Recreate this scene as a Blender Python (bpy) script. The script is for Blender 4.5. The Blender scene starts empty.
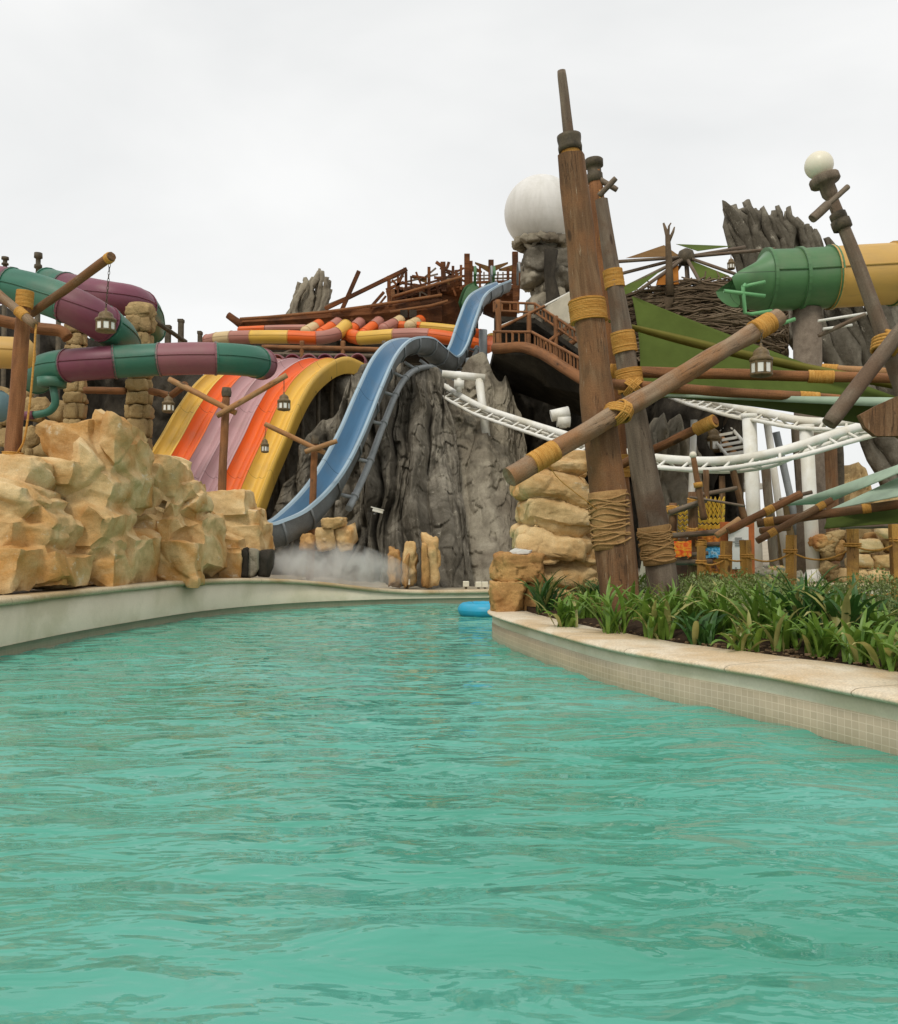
import bpy, math, random
import numpy as np
from mathutils import Vector, Matrix, noise
R = math.radians
rnd = random.Random(7)
scene = bpy.context.scene
col = scene.collection
F = 900.0
PITCH = math.atan(28 / F)
CAM = Vector((0, 0, 1.3))
CP, SP = math.cos(PITCH), math.sin(PITCH)

def at(px, py, Y):
    """world point at distance Y along the view for a place measured in the photograph"""
    x = (px - 449) / F; u = (512 - py) / F
    d = Vector((x, CP - u * SP, SP + u * CP))
    return CAM + d * (Y / d.y)

def atz(px, py, z):
    x = (px - 449) / F; u = (512 - py) / F
    d = Vector((x, CP - u * SP, SP + u * CP))
    return CAM + d * ((z - CAM.z) / d.z)

def pr(px, Y):            # pixel length -> metres at distance Y
    return px * Y / F

# ------------------------------------------------------------------ materials
MATS = {}
def nodes_of(name):
    m = bpy.data.materials.new(name); m.use_nodes = True
    nt = m.node_tree; nt.nodes.clear()
    out = nt.nodes.new('ShaderNodeOutputMaterial')
    b = nt.nodes.new('ShaderNodeBsdfPrincipled')
    nt.links.new(b.outputs[0], out.inputs[0])
    return m, nt, b, out

def n_(nt, typ, **kw):
    n = nt.nodes.new(typ)
    for k, v in kw.items():
        if hasattr(n, k): setattr(n, k, v)
        else: n.inputs[k].default_value = v
    return n

def ramp(nt, fac, stops):
    r = nt.nodes.new('ShaderNodeValToRGB')
    e = r.color_ramp.elements
    while len(e) > 1: e.remove(e[-1])
    e[0].position = stops[0][0]; e[0].color = (*stops[0][1], 1)
    for p, c in stops[1:]:
        x = e.new(p); x.color = (*c, 1)
    nt.links.new(fac, r.inputs[0])
    return r.outputs[0]

def mixc(nt, fac, a, b, mode='MIX'):
    m = nt.nodes.new('ShaderNodeMix'); m.data_type = 'RGBA'; m.blend_type = mode
    for s, v in ((m.inputs[0], fac), (m.inputs[6], a), (m.inputs[7], b)):
        if isinstance(v, (int, float)): s.default_value = v
        elif isinstance(v, tuple): s.default_value = (*v, 1)
        else: nt.links.new(v, s)
    return m.outputs[2]

def coords(nt, kind, scale):
    tc = nt.nodes.new('ShaderNodeTexCoord')
    mp = nt.nodes.new('ShaderNodeMapping'); mp.inputs['Scale'].default_value = scale
    nt.links.new(tc.outputs[kind], mp.inputs[0])
    return mp.outputs[0]

def noise_n(nt, vec, scale, detail=6, rough=.6, dist=0.):
    n = nt.nodes.new('ShaderNodeTexNoise')
    n.inputs['Scale'].default_value = scale; n.inputs['Detail'].default_value = detail
    n.inputs['Roughness'].default_value = rough; n.inputs['Distortion'].default_value = dist
    nt.links.new(vec, n.inputs['Vector'])
    return n.outputs[0]

def bump(nt, b, h, strength=.5, dist=.02, prev=None):
    n = nt.nodes.new('ShaderNodeBump'); n.inputs['Strength'].default_value = strength
    n.inputs['Distance'].default_value = dist
    nt.links.new(h, n.inputs['Height'])
    if prev is not None: nt.links.new(prev, n.inputs['Normal'])
    nt.links.new(n.outputs[0], b.inputs['Normal'])
    return n.outputs[0]

def surf(name, c1, c2, c3=None, kind='Object', scale=(1, 1, 1), s=3., rough=.8, stain=None, stain_s=.6,
         bs=.5, bd=.02, bscale=None, crack=None, spec=.3, dist=0., grain=0.12, wear=None, joint=0, split=False):
    m, nt, b, out = nodes_of(name)
    v = coords(nt, kind, scale)
    v1 = coords(nt, kind, (1, 1, 1))
    n1 = noise_n(nt, v, s, 8, .65, dist)
    stops = [(.32, c1), (.68, c2)] if c3 is None else [(.28, c1), (.5, c2), (.72, c3)]
    c = ramp(nt, n1, stops)
    if stain:
        n2 = noise_n(nt, v1, stain_s, 5, .6, .3)
        f = ramp(nt, n2, [(.45, (0, 0, 0)), (.62, (1, 1, 1))])
        c = mixc(nt, f, c, stain)
    if wear:
        n4 = noise_n(nt, v, s * 2.5, 8, .75, .2)
        f = ramp(nt, n4, [(.6, (0, 0, 0)), (.68, (1, 1, 1))])
        c = mixc(nt, f, c, wear)
    if grain:
        n3 = noise_n(nt, v1, 60, 3, .6)
        g = ramp(nt, n3, [(.3, (1 - grain * 2,) * 3), (.7, (1 + grain,) * 3)])
        c = mixc(nt, 1.0, c, g, 'MULTIPLY')
    jf = None
    if joint:
        br = nt.nodes.new('ShaderNodeTexBrick'); br.offset = 0; br.inputs['Scale'].default_value = 1; br.inputs['Brick Width'].default_value = joint; br.inputs['Row Height'].default_value = 40
        br.inputs['Mortar Size'].default_value = .006; nt.links.new(coords(nt, 'UV', (1, 1, 1)), br.inputs[0])
        jf = br.outputs[1]; c = mixc(nt, jf, c, (.34, .27, .18))
    if split:
        sn = noise_n(nt, coords(nt, 'UV', (16, .8, 1)), 1.3, 3, .5, .3)
        jf = ramp(nt, sn, [(.485, (0, 0, 0)), (.5, (1, 1, 1)), (.515, (0, 0, 0))])
        msk = ramp(nt, noise_n(nt, coords(nt, 'UV', (2, .7, 1)), 2.0, 2, .5), [(.5, (0, 0, 0)), (.6, (.8,) * 3)])
        jf = mixc(nt, 1., jf, msk, 'MULTIPLY'); c = mixc(nt, jf, c, (.035, .022, .014))
        kn = nt.nodes.new('ShaderNodeTexVoronoi'); kn.inputs['Scale'].default_value = 1.; nt.links.new(coords(nt, 'UV', (3.2, 1.6, 1)), kn.inputs['Vector'])
        kf = ramp(nt, kn.outputs[0], [(0, (1, 1, 1)), (.10, (.7,) * 3), (.14, (0, 0, 0))]); c = mixc(nt, kf, c, (.055, .032, .018))
    nt.links.new(c, b.inputs['Base Color'])
    b.inputs['Roughness'].default_value = rough
    b.inputs['Specular IOR Level'].default_value = spec
    nb = noise_n(nt, v, bscale or s * 3, 8, .7, dist)
    last = bump(nt, b, nb, bs, bd)
    if jf is not None:
        iv = nt.nodes.new('ShaderNodeInvert'); nt.links.new(jf, iv.inputs[1]); last = bump(nt, b, iv.outputs[0], .6, .012, last)
    if crack:
        vo = nt.nodes.new('ShaderNodeTexVoronoi'); vo.feature = 'DISTANCE_TO_EDGE'
        vo.inputs['Scale'].default_value = crack
        ds = noise_n(nt, v, crack * 1.5, 4, .6)
        mx = mixc(nt, .35, v, nt.nodes[-1].outputs[1])
        nt.links.new(mx, vo.inputs['Vector'])
        cr = ramp(nt, vo.outputs[0], [(0, (0, 0, 0)), (.06, (1, 1, 1))])
        bump(nt, b, cr, .5, .03, last)
    MATS[name] = m
    return m

sand = surf('sandstone', (.42, .26, .10), (.67, .47, .23), (.80, .64, .38), scale=(1, 1, 1.6), s=1.0, stain=(.52, .27, .085), stain_s=.95, bs=.8, bd=.03, bscale=6, rough=.9, wear=(.72, .60, .41), grain=.08, spec=.15, crack=None)
sand2 = surf('sandstone_orange', (.36, .19, .07), (.55, .32, .12), (.66, .44, .19), scale=(1, 1, 1.5), s=1.3, stain=(.33, .15, .05), stain_s=1.2, bs=.7, bd=.04, bscale=5, rough=.9, spec=.15)
sand_block = surf('sandstone_blocks', (.30, .20, .09), (.48, .34, .16), (.58, .43, .22), s=1.6, stain=(.26, .17, .08), bs=.8, bd=.05, bscale=5, crack=2.4, rough=.9, spec=.15)
greyrock = surf('grey_rock', (.11, .096, .072), (.215, .19, .148), (.35, .315, .245), scale=(1, 1, .6), s=1.6, stain=(.095, .082, .06), stain_s=.45, bs=1., bd=.08, bscale=5.5, rough=.93, wear=(.42, .38, .30), crack=1.5, grain=.14, spec=.12)
palerock = surf('pale_grey_rock', (.22, .19, .14), (.33, .29, .215), (.44, .39, .30), scale=(1, 1, .7), s=1.5, stain=(.18, .15, .11), stain_s=.5, bs=.9, bd=.06, bscale=5.5, rough=.93, crack=1.1, grain=.14, spec=.12)
dark_shade_rock = surf('dark_and_shade_rock', (.022, .019, .015), (.05, .043, .033), (.09, .075, .055), scale=(1, 1, .5), s=1.2, bs=.9, bd=.1, bscale=4, rough=.95, spec=.1)  # near-black for spillway stone; on recessed cliffs it paints in cave shade
woodk = dict(split=True, kind='UV', rough=.75, bs=.55, bd=.012, spec=.2)
wood = surf('weathered_brown_wood', (.085, .045, .022), (.165, .09, .043), (.27, .17, .092), scale=(7, .55, 1), s=1.5, stain=(.225, .11, .048), stain_s=1.6, bscale=3, wear=(.37, .29, .19), **woodk)
wood_grey = surf('grey_brown_wood', (.095, .072, .052), (.18, .14, .10), (.27, .215, .155), scale=(7, .55, 1), s=1.5, stain=(.15, .095, .06), stain_s=1.3, bscale=3, **woodk)
wood_red = surf('reddish_wood', (.13, .057, .025), (.23, .105, .045), (.34, .17, .08), scale=(7, .6, 1), s=1.6, stain=(.30, .13, .05), stain_s=1.5, bscale=3, **woodk)
wood_tan = surf('tan_log_wood', (.24, .13, .058), (.40, .235, .11), (.50, .33, .18), scale=(6, .5, 1), s=1.6, stain=(.42, .19, .07), stain_s=1.6, bscale=3, **woodk)
wood_yel = surf('yellow_post_wood', (.34, .17, .035), (.52, .28, .065), (.62, .37, .11), scale=(5, .5, 1), s=1.6, stain=(.28, .15, .05), stain_s=2.0, bscale=3, **woodk)
ship_m = surf('ship_planks', (.09, .032, .012), (.17, .062, .022), (.25, .10, .04), kind='Object', scale=(.5, 1, 4), s=1.6, bs=.9, bd=.05, bscale=3, rough=.8, stain=(.08, .035, .018), stain_s=.8, spec=.15)
rope = surf('tan_rope', (.42, .20, .045), (.56, .29, .07), (.64, .38, .12), kind='UV', scale=(2, 14, 1), s=2.2, bs=.6, bd=.006, bscale=5, rough=.9, spec=.1)
wood_lt = surf('pale_tan_pole_wood', (.17, .11, .066), (.29, .20, .125), (.40, .30, .20), scale=(7, .5, 1), s=1.6, stain=(.30, .155, .07), stain_s=1.5, bscale=3, **woodk)
burlap = surf('tan_burlap', (.28, .155, .06), (.40, .235, .095), (.48, .30, .135), kind='UV', scale=(2, 5, 1), s=2.5, bs=.8, bd=.01, bscale=8, rough=.95, spec=.1)
twig = surf('twigs', (.07, .05, .032), (.16, .115, .075), (.27, .205, .14), kind='Object', s=1.2, bs=.3, bd=.01, rough=.95, spec=.1)
thatch = surf('dark_thatch', (.025, .02, .015), (.06, .045, .03), scale=(1, 1, 5), s=3, bs=.9, bd=.05, rough=.98, spec=.05)
soil = surf('soil', (.035, .022, .014), (.08, .05, .03), s=9, bs=1, bd=.03, bscale=30, rough=1, spec=.1)
deckm = surf('deck_stone', (.36, .30, .21), (.50, .43, .32), s=1.2, bs=.3, bd=.01, bscale=12, rough=.85, stain=(.30, .25, .17))
trav = surf('travertine_coping', (.60, .49, .33), (.76, .65, .48), (.82, .73, .58), s=2.2, bs=.5, bd=.008, bscale=18, rough=.7, stain=(.64, .48, .29), stain_s=1.4, wear=(.54, .43, .28), spec=.3, joint=1.15)
oldcop = surf('weathered_coping', (.50, .40, .25), (.66, .55, .38), s=1.6, bs=.5, bd=.01, bscale=12, rough=.8, stain=(.44, .32, .17), stain_s=1., joint=1.3)
plaster = surf('pool_plaster', (.68, .60, .45), (.80, .72, .56), s=.8, bs=.15, bd=.005, bscale=10, rough=.6, stain=(.60, .54, .38), stain_s=1.1, wear=(.66, .60, .46), grain=.03)
bronze = surf('bronze_metal', (.11, .075, .035), (.22, .15, .07), s=14, bs=.3, bd=.004, rough=.5, wear=(.30, .21, .10))
whitem = surf('white_painted_steel', (.74, .72, .65), (.86, .84, .77), s=1.1, bs=.05, bd=.003, rough=.45, stain=(.68, .64, .53), stain_s=1.3, grain=.02, spec=.4)
greym = surf('grey_fibreglass', (.15, .165, .17), (.24, .26, .265), s=1.5, bs=.1, bd=.004, rough=.55, stain=(.12, .125, .12))
greypipe = surf('grey_steel_pipe', (.22, .24, .24), (.34, .36, .36), s=1.5, bs=.1, bd=.004, rough=.5)
ironm = surf('dark_iron', (.05, .04, .025), (.13, .10, .06), s=8, bs=.4, bd=.005, rough=.65)
concrete = surf('ribbed_grey_column', (.15, .115, .085), (.25, .20, .15), scale=(1, 1, 1), s=7, bs=.5, bd=.01, bscale=30, rough=.9)

def plastic(name, c, rough=.38, dirt=.35):
    m, nt, b, out = nodes_of(name)
    v = coords(nt, 'UV', (.9, .22, 1))
    n1 = noise_n(nt, v, 1.6, 5, .5, .2)
    faded = tuple(min(1, x * .93 + .025) for x in c); dark = tuple(x * (1 - dirt) for x in c)
    cc = ramp(nt, n1, [(.3, dark), (.5, c), (.75, faded)])
    n2 = noise_n(nt, coords(nt, 'Object', (1, 1, 1)), 1.1, 5, .6)
    f = ramp(nt, n2, [(.5, (0, 0, 0)), (.75, (.22,) * 3)])
    cc = mixc(nt, f, cc, (.26, .21, .14))
    sm = nt.nodes.new('ShaderNodeTexBrick'); sm.offset = 0; sm.inputs['Scale'].default_value = 1; sm.inputs['Brick Width'].default_value = 60; sm.inputs['Row Height'].default_value = 3.3
    sm.inputs['Mortar Size'].default_value = .014; nt.links.new(coords(nt, 'UV', (1, 1, 1)), sm.inputs[0])
    cc = mixc(nt, sm.outputs[1], cc, tuple(x * .5 for x in c))
    stn = noise_n(nt, coords(nt, 'UV', (5, .35, 1)), 2., 4, .6, .1)
    cc = mixc(nt, ramp(nt, stn, [(.58, (0, 0, 0)), (.75, (.4,) * 3)]), cc, tuple(x * .45 + .03 for x in c))
    nt.links.new(cc, b.inputs['Base Color'])
    b.inputs['Roughness'].default_value = rough
    rr = ramp(nt, n1, [(.3, (rough + .2,) * 3), (.7, (rough - .05,) * 3)])
    nt.links.new(rr, b.inputs['Roughness'])
    b.inputs['Specular IOR Level'].default_value = .45
    bump(nt, b, n1, .04, .01)
    MATS[name] = m
    return m
p_yel = plastic('yellow_plastic', (.76, .46, .07), dirt=.15); p_org = plastic('orange_plastic', (.80, .13, .008), dirt=.12)
p_mau = plastic('mauve_plastic', (.50, .29, .29), dirt=.12); p_blu = plastic('blue_plastic', (.11, .23, .36), rough=.25, dirt=.2)
p_ros = plastic('brick_rose_plastic', (.46, .19, .14), dirt=.2)
p_dus = plastic('dusty_plum_plastic', (.27, .10, .115), dirt=.2)
p_blul = plastic('pale_blue_plastic', (.32, .43, .50), dirt=.2)
p_grn = plastic('sea_green_plastic', (.04, .17, .11)); p_pur = plastic('plum_plastic', (.19, .05, .08))
p_dgr = plastic('leaf_green_plastic', (.075, .19, .07)); p_amb = plastic('amber_plastic', (.60, .36, .09), dirt=.2)
p_cre = plastic('cream_plastic', (.70, .52, .27), dirt=.2); p_teal = plastic('slate_teal_plastic', (.13, .23, .25))
p_lgr = plastic('pale_green_plastic', (.16, .42, .17)); p_rib = plastic('turquoise_vinyl', (.02, .38, .60), dirt=.1)

def fabric(name, c, tr=.25):
    m, nt, b, out = nodes_of(name)
    n1 = noise_n(nt, coords(nt, 'Object', (1, 1, 1)), 1.3, 5, .6, .2)
    cc = ramp(nt, n1, [(.3, tuple(x * .75 for x in c)), (.7, tuple(min(1, x * 1.15) for x in c))])
    nt.links.new(cc, b.inputs['Base Color']); b.inputs['Roughness'].default_value = .9
    b.inputs['Specular IOR Level'].default_value = .1
    t = nt.nodes.new('ShaderNodeBsdfTranslucent'); nt.links.new(cc, t.inputs[0])
    mx = nt.nodes.new('ShaderNodeMixShader'); mx.inputs[0].default_value = tr
    nt.links.new(b.outputs[0], mx.inputs[1]); nt.links.new(t.outputs[0], mx.inputs[2])
    nt.links.new(mx.outputs[0], out.inputs[0])
    bump(nt, b, noise_n(nt, coords(nt, 'Object', (1, 1, 1)), 3, 3, .5), .3, .05)
    return m
f_grn = fabric('olive_green_sail', (.115, .155, .035)); f_dgr = fabric('dark_green_sail', (.05, .075, .02))
f_olv = fabric('khaki_sail_edge', (.20, .18, .04)); f_pal = fabric('pale_green_sail', (.48, .60, .46), .3)
f_brn = fabric('brown_canopy', (.23, .13, .05)); f_org = fabric('rust_canopy', (.42, .16, .03)); f_cre = fabric('cream_sail', (.62, .57, .44))

def leafmat(name, c, c2, tr=.25):
    m, nt, b, out = nodes_of(name)
    oi = coords(nt, 'Object', (1, 1, 1))
    n1 = noise_n(nt, oi, 7, 4, .6)
    cc = ramp(nt, n1, [(.3, c), (.7, c2)])
    v = coords(nt, 'UV', (1, 1, 1))
    st = noise_n(nt, coords(nt, 'UV', (160, 2, 1)), 1, 2, .5)
    cc = mixc(nt, .35, cc, ramp(nt, st, [(.35, c), (.65, c2)]))
    nt.links.new(cc, b.inputs['Base Color']); b.inputs['Roughness'].default_value = .42
    b.inputs['Specular IOR Level'].default_value = .4
    t = nt.nodes.new('ShaderNodeBsdfTranslucent'); nt.links.new(cc, t.inputs[0])
    mx = nt.nodes.new('ShaderNodeMixShader'); mx.inputs[0].default_value = tr
    nt.links.new(b.outputs[0], mx.inputs[1]); nt.links.new(t.outputs[0], mx.inputs[2])
    nt.links.new(mx.outputs[0], out.inputs[0])
    return m
leaf_g = leafmat('strap_leaf_green', (.055, .15, .018), (.24, .36, .055))
leaf_d = leafmat('strap_leaf_dark', (.02, .075, .015), (.08, .18, .035))
leaf_y = leafmat('strap_leaf_yellowing', (.28, .30, .07), (.50, .45, .18))
leaf_s = leafmat('small_leaf_sage', (.09, .15, .03), (.34, .40, .13))

def simple(name, c, rough=.6, emit=None, noise_s=6, amt=.2):
    m, nt, b, out = nodes_of(name)
    n1 = noise_n(nt, coords(nt, 'Object', (1, 1, 1)), noise_s, 4, .6)
    cc = ramp(nt, n1, [(.3, tuple(x * (1 - amt) for x in c)), (.7, c)])
    nt.links.new(cc, b.inputs['Base Color']); b.inputs['Roughness'].default_value = rough
    return m
glass_w = simple('milk_glass', (.82, .80, .72), .35, noise_s=3, amt=.08)
globe_m = simple('cream_globe', (.80, .74, .58), .4, noise_s=2, amt=.1)
dome_m = None
m, nt, b, out = nodes_of('white_dome')
gx = n_(nt, 'ShaderNodeTexCoord'); mp = coords(nt, 'Object', (1, 1, .25))
nn = noise_n(nt, mp, 1.6, 6, .7, .2)
cc = ramp(nt, nn, [(.35, (.62, .60, .55)), (.65, (.74, .72, .68))])
wv = nt.nodes.new('ShaderNodeSeparateXYZ'); nt.links.new(gx.outputs['Object'], wv.inputs[0])
fr = nt.nodes.new('ShaderNodeMath'); fr.operation = 'PINGPONG'; fr.inputs[1].default_value = .26; nt.links.new(wv.outputs[2], fr.inputs[0])
ln = ramp(nt, fr.outputs[0], [(0, (.96,) * 3), (.03, (1,) * 3)])
cc = mixc(nt, 1., cc, ln, 'MULTIPLY')
nt.links.new(cc, b.inputs['Base Color']); b.inputs['Roughness'].default_value = .55
dome_m = m

# mosaic tile (small squares with grout)
def tilemat(name, c1, c2, grout, w=.07):
    m, nt, b, out = nodes_of(name)
    v = coords(nt, 'UV', (1, 1, 1))
    br = nt.nodes.new('ShaderNodeTexBrick'); br.offset = 0
    br.inputs['Scale'].default_value = 1; br.inputs['Brick Width'].default_value = w; br.inputs['Row Height'].default_value = w * .9
    br.inputs['Mortar Size'].default_value = .0035; br.inputs['Mortar Smooth'].default_value = .2
    br.inputs['Color1'].default_value = (*c1, 1); br.inputs['Color2'].default_value = (*c2, 1); br.inputs['Mortar'].default_value = (*grout, 1)
    nt.links.new(v, br.inputs[0])
    n2 = noise_n(nt, v, 1.3, 5, .6)
    c = mixc(nt, 1., br.outputs[0], ramp(nt, n2, [(.3, (.82, .82, .78)), (.7, (1.08, 1.05, 1.))]), 'MULTIPLY')
    nt.links.new(c, b.inputs['Base Color']); b.inputs['Roughness'].default_value = .3
    inv = nt.nodes.new('ShaderNodeMath'); inv.operation = 'SUBTRACT'; inv.inputs[0].default_value = 1
    nt.links.new(br.outputs[1], inv.inputs[1])
    bump(nt, b, inv.outputs[0], .5, .004)
    return m
tile_r = tilemat('beige_mosaic_tile', (.46, .39, .275), (.40, .34, .235), (.56, .49, .36), .058)
tile_l = tilemat('dull_mosaic_tile', (.38, .34, .24), (.34, .31, .22), (.42, .38, .28))

# water
def watermat():
    m, nt, b, out = nodes_of('pool_water')
    geo = nt.nodes.new('ShaderNodeTexCoord')
    n0 = noise_n(nt, coords(nt, 'Object', (.35, .8, 1)), .7, 3, .5, .4)
    c = ramp(nt, n0, [(.3, (.060, .28, .19)), (.5, (.082, .34, .25)), (.72, (.12, .405, .325))])
    nt.links.new(c, b.inputs['Base Color'])
    b.inputs['Roughness'].default_value = .03; b.inputs['IOR'].default_value = 1.36
    n1 = noise_n(nt, coords(nt, 'Object', (1.1, 2.4, 1)), 1.7, 3, .45, .35)
    n2 = noise_n(nt, coords(nt, 'Object', (2.4, 5.5, 1)), 1.8, 3, .5, .3)
    l = bump(nt, b, n1, .9, .13)
    bump(nt, b, n2, .35, .03, l)
    return m
water_m = watermat()

# ------------------------------------------------------------------ mesh builder
class MB:
    def __init__(s):
        s.v = []; s.f = []; s.uv = []; s.sm = []
    def add(s, vs, fs, uvs=None, smooth=True):
        o = len(s.v)
        s.v.extend([tuple(p) for p in vs])
        for i, f in enumerate(fs):
            s.f.append(tuple(k + o for k in f)); s.sm.append(smooth)
            s.uv.append(uvs[i] if uvs else None)
        return s
    def box(s, c, size, rot=None, smooth=False, bev=0.0):
        hx, hy, hz = (x / 2 for x in size)
        M = rot if rot is not None else Matrix.Identity(3)
        c = Vector(c)
        big = max(range(3), key=lambda k: size[k])
        if bev <= 0: bev = min(size) * .08
        pts = []; fs = []
        # chamfered box: 24 verts
        idx = {}
        for sx in (-1, 1):
            for sy in (-1, 1):
                for sz in (-1, 1):
                    for ax in range(3):
                        p = [sx * (hx - bev), sy * (hy - bev), sz * (hz - bev)]
                        p[ax] = (sx * hx, sy * hy, sz * hz)[ax]
                        idx[(sx, sy, sz, ax)] = len(pts); pts.append(Vector(p))
        for ax in range(3):
            a, b_ = [k for k in range(3) if k != ax]
            for sg in (-1, 1):
                q = []
                for (u, w) in ((-1, -1), (1, -1), (1, 1), (-1, 1)):
                    k = [0, 0, 0]; k[ax] = sg; k[a] = u; k[b_] = w
                    q.append(idx[(*k, ax)])
                flip = (sg < 0) ^ (ax == 1)
                fs.append(tuple(reversed(q)) if flip else tuple(q))
        for ax in range(3):          # edge chamfers along ax
            a, b_ = [k for k in range(3) if k != ax]
            for u in (-1, 1):
                for w in (-1, 1):
                    def g(e, face):
                        k = [0, 0, 0]; k[ax] = e; k[a] = u; k[b_] = w
                        return idx[(*k, face)]
                    fs.append((g(-1, a), g(1, a), g(1, b_), g(-1, b_)))
        for sx in (-1, 1):
            for sy in (-1, 1):
                for sz in (-1, 1):
                    fs.append(tuple(idx[(sx, sy, sz, k)] for k in range(3)))
        uvs = []
        oth = [k for k in range(3) if k != big]
        for f in fs:
            ctr = sum((pts[i] for i in f), Vector()) / len(f)
            uvs.append([(pts[i][oth[0]] + pts[i][oth[1]] + c.x * .7, pts[i][big] + c.z) for i in f])
        s.add([c + M @ p for p in pts], fs, uvs, smooth)
        return s
    def tube(s, pts, r, n=12, caps=True, smooth=True, jit=0., seed=0, vscale=1., a0=None, a1=None):
        pts = [Vector(p) for p in pts]
        rs = r if isinstance(r, (list, tuple)) else [r] * len(pts)
        up = Vector((0, 0, 1)); vs = []; L = 0; Ls = []
        t0 = (pts[1] - pts[0]).normalized()
        ref = up if abs(t0.z) < .9 else Vector((0, 1, 0))
        nrm = (ref - t0 * ref.dot(t0)).normalized()
        full = a0 is None
        for i, p in enumerate(pts):
            if i > 0: L += (p - pts[i - 1]).length
            Ls.append(L)
            t = ((pts[min(i + 1, len(pts) - 1)] - pts[max(i - 1, 0)])).normalized()
            nrm = (nrm - t * nrm.dot(t)).normalized(); bi = t.cross(nrm)
            for k in range(n if full else n + 1):
                a = 2 * math.pi * k / n if full else a0 + (a1 - a0) * k / n
                rr = rs[i]
                if jit: rr *= 1 + jit * noise.noise(Vector((math.cos(a) * 1.2 + seed, math.sin(a) * 1.2, L / max(rs[0], .02) * .25)))
                vs.append(p + (nrm * math.cos(a) + bi * math.sin(a)) * rr)
        w = n if full else n + 1; fs = []; uvs = []
        r0 = rs[len(rs) // 2]; off = seed * .37
        for i in range(len(pts) - 1):
            for k in range(n):
                k2 = (k + 1) % w
                fs.append((i * w + k, i * w + k2, (i + 1) * w + k2, (i + 1) * w + k))
                u0 = 2 * math.pi * r0 * k / n + off; u1 = 2 * math.pi * r0 * (k + 1) / n + off
                uvs.append([(u0, Ls[i] * vscale + off), (u1, Ls[i] * vscale + off), (u1, Ls[i + 1] * vscale + off), (u0, Ls[i + 1] * vscale + off)])
        s.add(vs, fs, uvs, smooth)
        if caps and full:
            o = len(pts) * w
            m = len(s.v) - o
            for base, rev in ((0, False), ((len(pts) - 1) * w, True)):
                q = [m + base + k for k in range(w)]
                s.f.append(tuple(q if not rev else q[::-1])[::-1]); s.sm.append(False)
                s.uv.append([(math.cos(2 * math.pi * k / w) * r0 * 3, math.sin(2 * math.pi * k / w) * r0 * 3) for k in range(w)])
        return s
    def lathe(s, c, prof, axis=Vector((0, 0, 1)), n=20, smooth=True):
        """prof: list (radius, height) along axis"""
        c = Vector(c); a = Vector(axis).normalized()
        ref = Vector((1, 0, 0)) if abs(a.x) < .9 else Vector((0, 1, 0))
        e1 = (ref - a * ref.dot(a)).normalized(); e2 = a.cross(e1)
        vs = []; fs = []; uvs = []
        for (r, h) in prof:
            for k in range(n):
                t = 2 * math.pi * k / n
                vs.append(c + a * h + (e1 * math.cos(t) + e2 * math.sin(t)) * r)
        for i in range(len(prof) - 1):
            for k in range(n):
                k2 = (k + 1) % n
                fs.append((i * n + k, i * n + k2, (i + 1) * n + k2, (i + 1) * n + k))
                uvs.append([(k / n, prof[i][1]), ((k + 1) / n, prof[i][1]), ((k + 1) / n, prof[i + 1][1]), (k / n, prof[i + 1][1])])
        s.add(vs, fs, uvs, smooth)
        return s
    def sheet(s, pts, nu, nv, fn, smooth=True, uvf=None):
        pass
    def grid(s, P, nu, nv, smooth=True, closed_u=False, uvs=None):
        """P: list of nu*nv points, index i*nv+j"""
        fs = []; U = []
        for i in range(nu if closed_u else nu - 1):
            i2 = (i + 1) % nu
            for j in range(nv - 1):
                f = (i * nv + j, i2 * nv + j, i2 * nv + j + 1, i * nv + j + 1)
                fs.append(f)
                if uvs: U.append([uvs[k] for k in f])
        s.add(P, fs, U if uvs else None, smooth)
        return s
    def rock(s, c, half, seed=0, sub=4, planes=11, rot=0., rough=.06, strata=.02, fit=None, flat=.14, gaps=0, shear=(0, 0), K=30.):
        co, fa = ico(sub)
        r = random.Random(seed)
        P = co.copy(); n = len(P)
        nd = []; dd = []
        for k in range(planes):
            v = np.array([r.gauss(0, 1), r.gauss(0, 1), r.gauss(0, .8)]); v /= np.linalg.norm(v)
            nd.append(v); dd.append(r.uniform(.62, .95))
        for ax in ((0, 0, 1), (0, 0, -1), (1, 0, 0), (-1, 0, 0), (0, -1, 0)):
            v = np.array(ax, float) + np.array([r.uniform(-flat, flat) for _ in range(3)]); v /= np.linalg.norm(v)
            nd.append(v); dd.append(r.uniform(.66, .8))
        nd = np.array(nd); dd = np.array(dd)
        dots = P @ nd.T
        with np.errstate(divide='ignore'):
            t = np.where(dots > .05, dd / np.maximum(dots, .05), 9)
        rad = -np.log(np.exp(-K * t).sum(1)) / K
        P = P * rad[:, None]
        mx = P.max(0); mn = P.min(0)
        P = (P - (mx + mn) / 2) / ((mx - mn) / 2)
        P *= np.array(half)
        S = Vector((seed * 3.1, seed * 1.7, seed * .9)); L = (half[0] * half[1] * half[2]) ** (1 / 3)
        out = []
        nn = co * 1.0
        for i in range(n):
            p = Vector(P[i]); q = p / L
            d = noise.fractal(q * 1.1 + S, 1., 2., 5) * rough * 1.5
            rg = noise.ridged_multi_fractal(q * .9 + S * 1.3, .9, 2.1, 4, 1., 2.)
            d += (rg - 1.1) * rough * .55
            vz = q.z * 3.3 + noise.noise(q * .8 + S) * 1.3
            d -= strata * max(0, math.sin(vz * 2.2) - .35) * 2.2
            d += facet(q * 1.0, S) * rough * 2.2
            dirv = Vector(nn[i])
            out.append(p + dirv * d * L)
        if rot:
            M = Matrix.Rotation(rot, 3, 'Y')
            out = [M @ p for p in out]
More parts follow.
